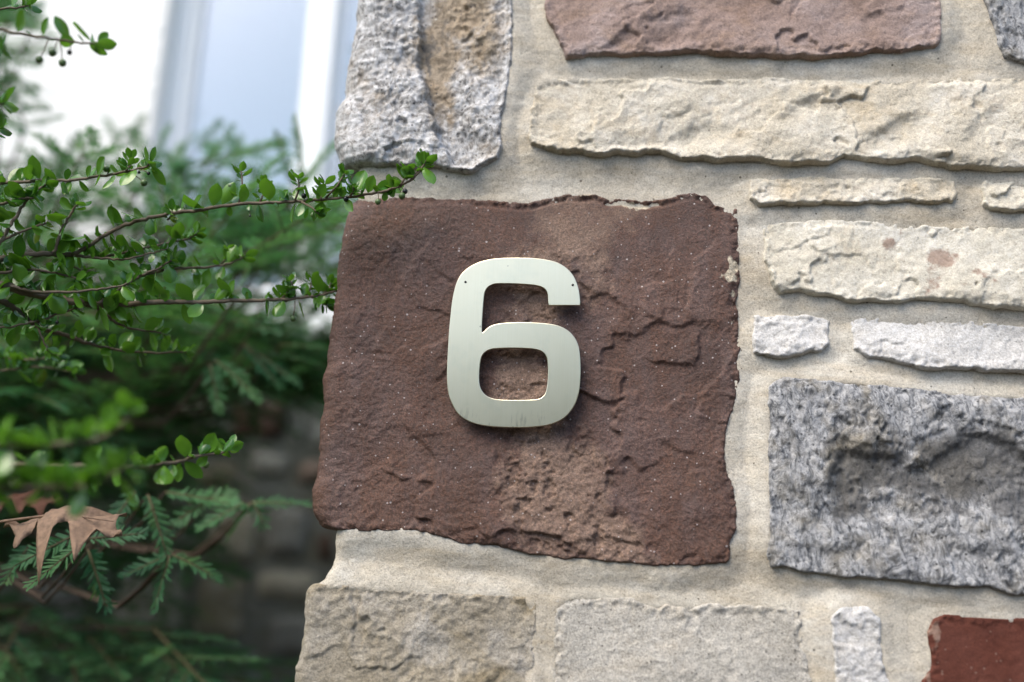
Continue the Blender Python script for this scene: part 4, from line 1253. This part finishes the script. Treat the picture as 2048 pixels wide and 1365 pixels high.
o['kind'] = 'stuff'
limb.build('trunk', MAT['bark'], yew)

# ------------------------------------------------------------------ small leaved holly in front of the corner
MAT['ilex'] = m_leaf('glossy_holly_leaf', (0.030, 0.125, 0.016), (0.140, 0.320, 0.034), (0.28, 0.33, 0.03), 0.42, 0.24, 0.6, (0.110, 0.270, 0.032), True, 0.35)
MAT['berry'] = m_plain('green_berry', (0.07, 0.12, 0.035), 0.35, 0.5, 0.4, 200)
MAT['berry_dark'] = m_plain('dark_berry', (0.012, 0.014, 0.014), 0.25, 0.5, 0.3, 200)
def leaf_mesh(k):
    r = random.Random(50 + k)
    fold, arch, wid = r.uniform(0.08, 0.25), r.uniform(0.10, 0.55), r.uniform(0.54, 0.66)
    ny_, nx_ = 7, 5
    V, F_ = [], []
    for j in range(ny_):
        t = j / (ny_ - 1)
        w = wid * 0.5 * (max(0.0, math.sin(math.pi * min(1, t ** 1.12 * 0.985 + 0.008))) ** 0.60)
        for i in range(nx_):
            s = i / (nx_ - 1) * 2 - 1
            V.append((s * w, 0.10 + t * 0.90, -abs(s) ** 1.6 * w * fold * 1.8 - arch * t * t * 0.45 + 0.01 * math.sin(t * 9 + s * 3)))
    for j in range(ny_ - 1):
        for i in range(nx_ - 1):
            a = j * nx_ + i
            F_.append((a, a + 1, a + nx_ + 1, a + nx_))
    b0 = len(V)
    V += [(-0.018, -0.06, -0.02), (0.018, -0.06, -0.02), (0.018, 0.12, 0.0), (-0.018, 0.12, 0.0)]
    F_.append((b0, b0 + 1, b0 + 2, b0 + 3))
    me = bpy.data.meshes.new('leaf')
    me.from_pydata(V, [], F_)
    me.polygons.foreach_set('use_smooth', [True] * len(me.polygons))
    me.materials.append(MAT['ilex'])
    return me
LEAF = [leaf_mesh(k) for k in range(8)]
IB = Vector((-0.95, -0.02, 0.0))
ilex = empty('holly_shrub', IB, 'small leaved glossy holly shrub reaching thin berried twigs across the stone corner', 'shrub')
lr = random.Random(77)
leaves = []
bulk_leaves = []
def put_leaf(P, d, n, size, dest=None):
    d = d.normalized()
    n = n - d * n.dot(d)
    if n.length < 1e-4: n = Vector((0.1, -1, 0.3)) - d * d.dot(Vector((0.1, -1, 0.3)))
    n.normalize()
    x = d.cross(n)
    M_ = Matrix((x, d, n)).transposed().to_4x4()
    size *= 1.06
    ws = size * lr.uniform(0.85, 1.1)
    (leaves if dest is None else dest).append((Matrix.Translation(P) @ M_ @ Matrix.Diagonal((ws, size, ws, 1)), lr.randrange(8)))
UPV = Vector((0, 0, 1))
BR = []
def branch(pts, ya, yb, r0, r1, size=0.0150, sp=0.0062, t0=0.0, stem=False, tip=True, low=0.22, shoots=0):
    n = len(pts)
    P = catmull([tuple(U(p[0], p[1], ya + (yb - ya) * i / (n - 1))) for i, p in enumerate(pts)], 6)
    m = MB()
    N = len(P)
    rad = [r0 + (r1 - r0) * (i / (N - 1)) for i in range(N)]
    pts3 = [Vector(p) for p in P]
    wob = [p + Vector((lr.uniform(-1, 1), lr.uniform(-1, 1), lr.uniform(-1, 1))) * 0.0006 for p in pts3]
    if stem:
        s0 = pts3[0]
        pre = [IB + Vector((0.05, 0, max(0.1, s0.z - 0.30))), IB.lerp(s0, 0.5) * 1.0, s0]
        pre[1].z = s0.z - 0.07
        m.tube([pre[0], pre[1], s0.lerp(pre[1], 0.3)] + wob, [r0 * 1.6, r0 * 1.25, r0 * 1.1] + rad, 7)
        for q in range(34):
            f = q / 34
            B = pre[1].lerp(s0, f * 1.0) if q % 3 else pre[0].lerp(pre[1], f)
            qq = ROT.transposed() @ (B - CAM)
            if 1024 + F_PX * qq.x / -qq.z > -60: continue
            an = q * 2.4
            o_ = Vector((0.2, math.cos(an), math.sin(an)))
            put_leaf(B, o_ + Vector((0.4, 0, 0.3)), UPV + Vector((lr.uniform(-.6, .6), lr.uniform(-.6, .6), 0)), size * lr.uniform(0.8, 1.3))
    else:
        m.tube(wob, rad, 6)
    m.build('branch', MAT['ilex_bark'], ilex)
    # leaves
    cum = [0.0]
    for i in range(1, N): cum.append(cum[-1] + (pts3[i] - pts3[i - 1]).length)
    tot = cum[-1]
    s = tot * t0
    k = 0
    while s < tot:
        i = max(0, min(N - 2, next((j for j in range(N - 1) if cum[j + 1] >= s), N - 2)))
        f = (s - cum[i]) / max(1e-6, cum[i + 1] - cum[i])
        B = pts3[i].lerp(pts3[i + 1], f)
        T = (pts3[i + 1] - pts3[i]).normalized()
        Nn = (UPV - T * UPV.dot(T)).normalized()
        Bn = T.cross(Nn)
        if lr.random() < low:
            phi = math.pi + lr.uniform(-0.9, 0.9)
        else:
            phi = (1 if k % 2 else -1) * lr.uniform(0.1, 1.25)
        dv = Nn * math.cos(phi) + Bn * math.sin(phi)
        d = T * lr.uniform(0.1, 0.8) * lr.choice((1, 1, -0.8, -0.8)) + dv * lr.uniform(0.75, 1.0)
        nn = T * lr.uniform(0.1, 0.8) + UPV * lr.uniform(0.2, 0.9) - dv * 0.25 + Vector((lr.uniform(-.5, .5), lr.choice((-1, 1, 1)) * lr.uniform(0.1, 1.5), 0))
        put_leaf(B, d, nn, size * lr.choice((0.55, 0.8, 1.0, 1.15, 1.4)) * lr.uniform(0.85, 1.15))
        s += sp * 0.62 * lr.uniform(0.55, 1.5)
        k += 1
    if tip:
        T = (pts3[-1] - pts3[-3]).normalized()
        rosette(pts3[-1], T, size)
    return pts3
def rosette(P, T, size):
    a = T.cross(Vector((0.2, 1, 0.1))).normalized()
    b_ = T.cross(a)
    for k in range(6):
        an = k * 2.4 + lr.uniform(-.3, .3)
        o_ = a * math.cos(an) + b_ * math.sin(an)
        d = T * lr.uniform(0.6, 1.2) + o_ * 0.75
        put_leaf(P - T * 0.0015 * k, d, T - o_ * 0.5 + UPV * 0.3, size * lr.uniform(0.55, 0.95))
def shoot(a, b_, y, size=0.0135, n=4):
    A, B = U(a[0], a[1], y), U(b_[0], b_[1], y + lr.uniform(-0.01, 0.01))
    m = MB()
    M_ = (A + B) / 2 + Vector((0.002, 0, 0))
    m.tube([A, M_, B], [0.0010, 0.0009, 0.0006], 5)
    m.build('shoot', MAT['ilex_bark'], ilex)
    T = (B - A).normalized()
    for k in range(n):
        P = A.lerp(B, (k + 0.7) / n)
        an = k * 2.4 + lr.random()
        x = T.cross(Vector((0.1, 1, 0))).normalized()
        o_ = x * math.cos(an) + T.cross(x) * math.sin(an)
        put_leaf(P, T * 0.5 + o_ * 0.8, T - o_ * 0.4, size * lr.uniform(0.5, 0.8))
    rosette(B, T, size)

b1 = branch([(144, 510), (180, 491), (209, 471), (234, 457), (270, 444), (314, 433), (360, 424), (400, 421), (449, 412), (522, 406), (595, 403), (644, 400), (693, 395), (754, 386), (790, 376), (815, 365), (839, 344), (852, 322)], -0.03, -0.050, 0.0020, 0.0009, 0.0160, 0.0062, 0.02)
branch([(-40, 535), (0, 520), (45, 511), (105, 508), (144, 510)], -0.05, -0.03, 0.0030, 0.0022, 0.0155, 0.006, 0.0, True, False)
branch([(144, 510), (180, 514), (247, 507), (314, 491), (382, 476)], -0.03, 0.0, 0.0016, 0.0008, 0.014, 0.0060)
branch([(170, 514), (220, 518), (250, 519), (300, 507), (335, 498)], -0.03, -0.02, 0.0012, 0.0007, 0.0125, 0.0065)
branch([(-40, 372), (58, 363), (135, 362), (191, 354), (247, 345), (285, 336), (300, 328)], -0.04, -0.05, 0.0017, 0.0008, 0.0155, 0.0068, 0.0, True)
branch([(-20, 500), (0, 485), (22, 449), (43, 417), (67, 386), (92, 370)], -0.07, -0.05, 0.0019, 0.0010, 0.0155, 0.0065, 0.0, True)
branch([(0, 485), (34, 467), (67, 455), (94, 446)], -0.06, -0.05, 0.0013, 0.0008, 0.014, 0.0055)
branch([(108, 507), (117, 478), (128, 451), (144, 426), (155, 408)], -0.04, -0.05, 0.0016, 0.0009, 0.0155, 0.0060)
branch([(-60, 560), (22, 575), (55, 586), (99, 594), (154, 604), (193, 610), (220, 611), (286, 607), (330, 605), (396, 605), (462, 602), (550, 600), (594, 597), (638, 591), (676, 582)], -0.05, 0.022, 0.0040, 0.0010, 0.0152, 0.0066, 0.10, True)
branch([(22, 573), (66, 583), (132, 584), (176, 581), (231, 574), (262, 566)], -0.05, -0.03, 0.0015, 0.0008, 0.0145, 0.0058)
branch([(196, 608), (233, 582), (275, 555), (301, 547), (352, 538), (400, 536), (440, 532), (473, 522), (490, 512)], -0.03, 0.03, 0.0018, 0.0008, 0.0148, 0.0060)
branch([(286, 550), (318, 536), (345, 520)], -0.02, -0.02, 0.0012, 0.0007, 0.014, 0.0055)
branch([(193, 612), (209, 628), (231, 645), (264, 658), (303, 663), (330, 668)], -0.02, 0.02, 0.0016, 0.0007, 0.013, 0.0055)
branch([(-30, 580), (0, 600), (33, 621), (66, 646), (88, 658), (132, 672), (176, 687), (220, 698), (286, 706), (374, 705)], -0.05, 0.06, 0.0032, 0.0009, 0.0150, 0.0062, 0.05, True)
branch([(60, 645), (84, 642), (110, 630), (154, 617)], -0.03, -0.02, 0.0013, 0.0008, 0.013, 0.0050)
branch([(-60, 650), (10, 655), (50, 648), (80, 640)], -0.03, -0.03, 0.0012, 0.0007, 0.013, 0.0055, 0.0, True)
branch([(72, 650), (84, 675), (95, 700), (100, 708)], -0.03, -0.02, 0.0010, 0.0006, 0.012, 0.008)
branch([(110, 512), (140, 530), (180, 552)], -0.03, -0.01, 0.0009, 0.0006, 0.012, 0.0080)
branch([(-50, 420), (0, 410), (30, 400), (70, 395)], -0.06, -0.06, 0.0016, 0.0009, 0.0165, 0.0050, 0.0, True)
branch([(-50, 540), (10, 545), (60, 540), (120, 548), (160, 560)], -0.05, -0.03, 0.0016, 0.0008, 0.0155, 0.0050, 0.0, True)
branch([(-60, 745), (20, 740), (80, 735), (150, 745)], 0.10, 0.12, 0.0014, 0.0008, 0.014, 0.0055, 0.0, True)
branch([(-60, 700), (0, 715), (60, 720), (120, 712)], 0.12, 0.10, 0.0014, 0.0008, 0.014, 0.0055, 0.0, True)
# lower twigs nearer to the lens
branch([(-60, 926), (0, 928), (132, 932), (275, 935), (308, 930), (352, 924), (396, 913), (440, 908), (460, 893)], -0.17, -0.02, 0.0021, 0.0008, 0.0150, 0.0062, 0.0, True)
branch([(-120, 880), (0, 892), (100, 890), (190, 880), (240, 855), (268, 815)], -0.27, -0.25, 0.0016, 0.0008, 0.0155, 0.0040, 0.0, True)
branch([(-120, 985), (0, 978), (100, 975), (190, 968), (262, 925)], -0.27, -0.25, 0.0016, 0.0008, 0.0155, 0.0038, 0.0, True)
branch([(-120, 975), (20, 965), (100, 975), (180, 968)], -0.26, -0.26, 0.0014, 0.0008, 0.0150, 0.0045, 0.0, True)
# top left twig
branch([(-80, 40), (22, 64), (66, 73), (121, 81), (180, 87), (196, 85)], -0.20, -0.17, 0.0013, 0.0007, 0.0165, 0.0115, 0.0, True)
branch([(-80, 215), (-30, 212), (8, 208)], -0.16, -0.16, 0.0012, 0.0007, 0.0155, 0.0085, 0.0, True)
branch([(-80, 260), (-30, 262), (0, 258)], -0.10, -0.10, 0.0012, 0.0007, 0.0145, 0.0085, 0.0, True)
branch([(-80, 30), (0, 20), (60, 12)], -0.12, -0.12, 0.0012, 0.0007, 0.0145, 0.0085, 0.0, True)
# beyond the picture's left edge
for i in range(9):
    yy = 100 + i * 110
    branch([(-700 + lr.uniform(-60, 60), yy + 60), (-480, yy + 10), (-280, yy), (-110 + lr.uniform(-40, 10), yy + lr.uniform(-40, 20))], lr.uniform(-0.15, 0.05), lr.uniform(-0.12, 0.05), 0.0025, 0.0009, 0.0155, 0.011, 0.0, True)
for (a, b_, y) in (((478, 406), (483, 342), -0.040), ((520, 404), (528, 366), -0.040), ((590, 402), (597, 356), -0.043), ((640, 400), (650, 368), -0.045), ((651, 397), (690, 346), -0.045), ((603, 404), (637, 428), -0.043), ((700, 393), (706, 372), -0.047), ((800, 372), (812, 340), -0.05), ((820, 362), (846, 318), -0.05),
                   ((610, 596), (624, 556), 0.016), ((590, 597), (580, 560), 0.014), ((560, 600), (577, 578), 0.012), ((645, 590), (662, 565), 0.018), ((620, 594), (655, 612), 0.018), ((335, 440), (345, 425), -0.03), ((380, 476), (398, 462), 0.0), ((440, 532), (458, 500), 0.03), ((250, 345), (262, 318), -0.05)):
    shoot(a, b_, y)
def berry(px, py, y, r=0.0026, dark=False, up=(0, -14)):
    P = U(px, py, y)
    bm = bmesh.new()
    bmesh.ops.create_icosphere(bm, subdivisions=2, radius=r)
    for v in bm.verts:
        if v.co.z < -r * 0.8: v.co.z *= 1.12
    me = bpy.data.meshes.new('berry')
    bm.to_mesh(me)
    bm.free()
    me.polygons.foreach_set('use_smooth', [True] * len(me.polygons))
    me.materials.append(MAT['berry_dark' if dark else 'berry'])
    o = link('berry', me, ilex)
    o.location = P
    q = U(px + up[0], py + up[1], y + 0.002)
    m = MB()
    m.tube([P + (q - P) * 0.15, (P + q) / 2 + Vector((0.0006, 0, 0)), q], [0.00045, 0.0004, 0.0005], 5)
    m.build('berry_stalk', MAT['ilex_bark'], o)
for a in ((462, 373, -0.040, 0.0032, False, (12, 20)), (627, 431, -0.045, 0.0027, False, (6, -12)), (756, 404, -0.049, 0.0026, False, (0, -18)), (804, 392, -0.05, 0.0030, False, (-8, -18)), (810, 383, -0.05, 0.0024, True, (-12, -12)), (608, 392, -0.044, 0.0024, True, (8, 8)), (692, 398, -0.046, 0.0024, True, (4, -8)),
          (586, 638, 0.016, 0.0027, False, (4, -40)), (573, 600, 0.014, 0.0024, False, (4, -8)), (288, 366, -0.05, 0.0030, False, (-22, -18)), (297, 347, -0.05, 0.0016, True, (-14, -8)), (278, 345, -0.05, 0.0014, True, (2, -8)), (212, 338, -0.048, 0.0028, False, (4, 14)), (500, 432, -0.042, 0.0010, True, (-2, -20)), (412, 930, -0.03, 0.0028, False, (0, -16)),
          (78, 120, -0.18, 0.0030, False, (18, -40)), (105, 105, -0.18, 0.0030, False, (10, -24)), (125, 126, -0.18, 0.0030, False, (-6, -44)), (139, 105, -0.18, 0.0020, True, (2, -22)), (610, 578, 0.016, 0.0024, False, (0, 12)), (114, 645, -0.03, 0.0016, True, (2, -12))):
    berry(*a)
def bulk(n, box, seed):  # leaf mass kept out of view, added to block light
    r = random.Random(seed)
    for _ in range(n):
        P = Vector([r.uniform(a, b_) for a, b_ in box])
        q = ROT.transposed() @ (P - CAM)
        if q.z < -0.05:
            px, py = 1024 + F_PX * q.x / -q.z, 682.5 - F_PX * q.y / -q.z
            if -170 < px < 2200 and -100 < py < 1480: continue
        if P.y < CAM.y + 0.25: continue
        d = Vector((r.uniform(-1, 1), r.uniform(-1, 1), r.uniform(-.4, 1)))
        put_leaf(P, d, Vector((r.uniform(-1, 1), r.uniform(-1, 1), 1)), 0.024, bulk_leaves)
bulk(6500, ((-1.7, -0.18), (-0.5, 0.25), (0.10, 0.62)), 1)
bulk(5200, ((-1.8, -0.50), (-0.45, 0.25), (0.25, 1.10)), 2)
# the biggest 300 leaves are parts of their own, the rest one mass
def size_in_view(M_):
    p = M_.translation
    d = (p - CAM).dot(FWD)
    q = ROT.transposed() @ (p - CAM)
    px = 1024 + F_PX * q.x / -q.z
    py = 682 - F_PX * q.y / -q.z
    inside = -20 < px < 900 and -20 < py < 1390
    return (1 if inside else 0, M_.to_scale().y / d)
leaves.sort(key=lambda L: size_in_view(L[0]), reverse=True)
inv = WORLD_INV(ilex)
for (M_, k) in leaves[:300]:
    o = bpy.data.objects.new('leaf', LEAF[k])
    COL.objects.link(o)
    o.parent = ilex
    o.matrix_parent_inverse = inv
    o.matrix_basis = M_
if len(leaves) > 300:
    lv = []
    for me in LEAF:
        a = np.empty(len(me.vertices) * 3, dtype=np.float32)
        me.vertices.foreach_get('co', a)
        lv.append((a.reshape(-1, 3), np.array([list(p.vertices) for p in me.polygons])))
    VV, FF, n0 = [], [], 0
    for (M_, k) in leaves[300:]:
        v, f = lv[k]
        m4 = np.array(M_)
        VV.append(v @ m4[:3, :3].T + m4[:3, 3][None])
        FF.append(f + n0)
        n0 += len(v)
    bv = np.array([(0, 0.0, 0), (0.27, 0.5, -0.06), (0, 1.0, -0.08), (-0.27, 0.5, -0.06)])
    for (M_, k) in bulk_leaves:
        m4 = np.array(M_)
        VV.append(bv @ m4[:3, :3].T + m4[:3, 3][None])
        FF.append(np.array([[0, 1, 2, 3]]) + n0)
        n0 += 4
    o = mesh_np('leaves', np.concatenate(VV), np.concatenate(FF), MAT['ilex'], ilex)
    o['kind'] = 'stuff'
stem = MB()
stem.tube([IB, IB + Vector((0.02, 0.01, 0.3)), IB + Vector((0.05, 0, 0.7)), IB + Vector((0.06, 0, 1.1))], [0.02, 0.016, 0.011, 0.005], 9)
stem.build('stem', MAT['ilex_bark'], ilex)
print('LEAVES', len(leaves), 'NEEDLE QUADS', sum(len(f) for f in yw.F))

# ------------------------------------------------------------------ fallen oak leaves caught in the shrub
MAT['oak'] = m_plain('dry_oak_leaf', (0.27, 0.175, 0.115), 0.65, 0.35, 0.75, 22, 0, 0.001, 150)
MAT['oak_dark'] = m_plain('dark_dry_oak_leaf', (0.15, 0.065, 0.04), 0.7, 0.3, 0.35, 60, 0, 0.001, 150)
def oak_leaf(P, size, rot, mat, seed, label):
    r = random.Random(seed)
    half = []
    lob = [(0.0, 0.02), (0.08, 0.05), (0.14, 0.09), (0.20, 0.28), (0.23, 0.32), (0.27, 0.20), (0.33, 0.09), (0.38, 0.10), (0.44, 0.34), (0.50, 0.46), (0.54, 0.38), (0.57, 0.18), (0.63, 0.09), (0.68, 0.14), (0.76, 0.36), (0.81, 0.38), (0.82, 0.22), (0.86, 0.10), (0.92, 0.08), (1.0, 0.0)]
    NRW = 46
    tt = [i / (NRW - 1) for i in range(NRW)]
    kL = [r.uniform(0.75, 1.15) for _ in lob]
    kR = [r.uniform(0.75, 1.15) for _ in lob]
    wL = np.interp(tt, [t for t, w in lob], [w * k for (t, w), k in zip(lob, kL)])
    wR = np.interp([min(1, t * 1.06) for t in tt], [t for t, w in lob], [w * k for (t, w), k in zip(lob, kR)])
    rows = NRW
    V, F_ = [], []
    for i in range(rows):
        for k in range(7):
            s = k / 3 - 1
            x = (wL[i] if s < 0 else wR[i]) * s
            t = tt[i]
            y = t + 0.22 * abs(x)
            curl = 0.9 * abs(x) ** 2.2 * math.sin(seed + t * 5.0)
            z = -0.9 * x * x + 0.05 * math.sin(t * 9 + seed) + curl - 0.45 * (t - 0.45) ** 2 + 0.035 * abs(s) * math.sin(t * 40 + k)
            V.append((x, y, z))
    for i in range(rows - 1):
        for k in range(6):
            a = i * 7 + k
            F_.append((a, a + 1, a + 8, a + 7))
    me = bpy.data.meshes.new('oak_leaf')
    me.from_pydata(V, [], F_)
    me.polygons.foreach_set('use_smooth', [True] * len(me.polygons))
    me.materials.append(mat)
    t = empty('oak_leaf', P, label, 'leaf')
    o = bpy.data.objects.new('blade', me)
    COL.objects.link(o)
    o.parent = t
    t.rotation_euler = rot
    t.scale = (size, size, size)
    sm = o.modifiers.new('thickness', 'SOLIDIFY')
    sm.thickness = 0.006
    m = MB()
    m.tube([(0, -0.22, -0.10), (0, 0, -0.055), (0, 0.5, 0.012), (0, 0.95, -0.05)], [0.012, 0.012, 0.008, 0.003], 6)
    v = link('vein', m.mesh('vein', mat), None)
    v.parent = t
def basis(ydir, zdir):
    y = Vector(ydir).normalized()
    z = Vector(zdir)
    z = (z - y * z.dot(y)).normalized()
    return Matrix((y.cross(z), y, z)).transposed().to_euler()
oak_leaf(U(5, 1030, 0.0), 0.108, basis((1, -0.10, 0.03), (0.10, -0.45, 0.88)), MAT['oak'], 3, 'pinkish brown curled oak leaf lying on the lower shrub')
oak_leaf(U(-30, 1005, 0.12), 0.070, basis((1, 0.2, 0.15), (-0.2, -0.5, 0.8)), MAT['oak_dark'], 5, 'smaller dark red brown oak leaf half hidden at the left edge')

# ------------------------------------------------------------------ unseen tree row added to block low sky light and dull the metal's reflection
MAT['blocker_leaf'] = m_leaf('blocker_tree_leaves', (0.05, 0.085, 0.03), (0.09, 0.13, 0.045), (0.13, 0.15, 0.05), 0.25, 0.6, 0.2, None, False)
def blocker_tree_line():
    rs = np.random.default_rng(3)
    n = 16000
    x = rs.uniform(-16, 16, n)
    top = 2.9 + 0.5 * np.sin(x * 0.9 + 0.5) + 0.3 * np.sin(x * 2.3)
    z = rs.uniform(0, 1, n) ** 0.8 * top
    y = -9.0 + rs.normal(0, 0.7, n)
    C = np.stack([x, y, z], 1)
    a = rs.normal(size=(n, 3))
    a /= np.linalg.norm(a, axis=1)[:, None]
    b = np.cross(a, rs.normal(size=(n, 3)))
    b /= np.linalg.norm(b, axis=1)[:, None]
    k = rs.uniform(0.10, 0.24, n)[:, None]
    V = np.stack([C - a * k, C - b * k * 0.6, C + a * k, C + b * k * 0.6], 1).reshape(-1, 3)
    o = mesh_np('light_blocking_trees', V, np.arange(4 * n).reshape(n, 4), MAT['blocker_leaf'])
    tag(o, 'unseen row of leafy trees added to block low sky light', None, None, 'stuff')
blocker_tree_line()
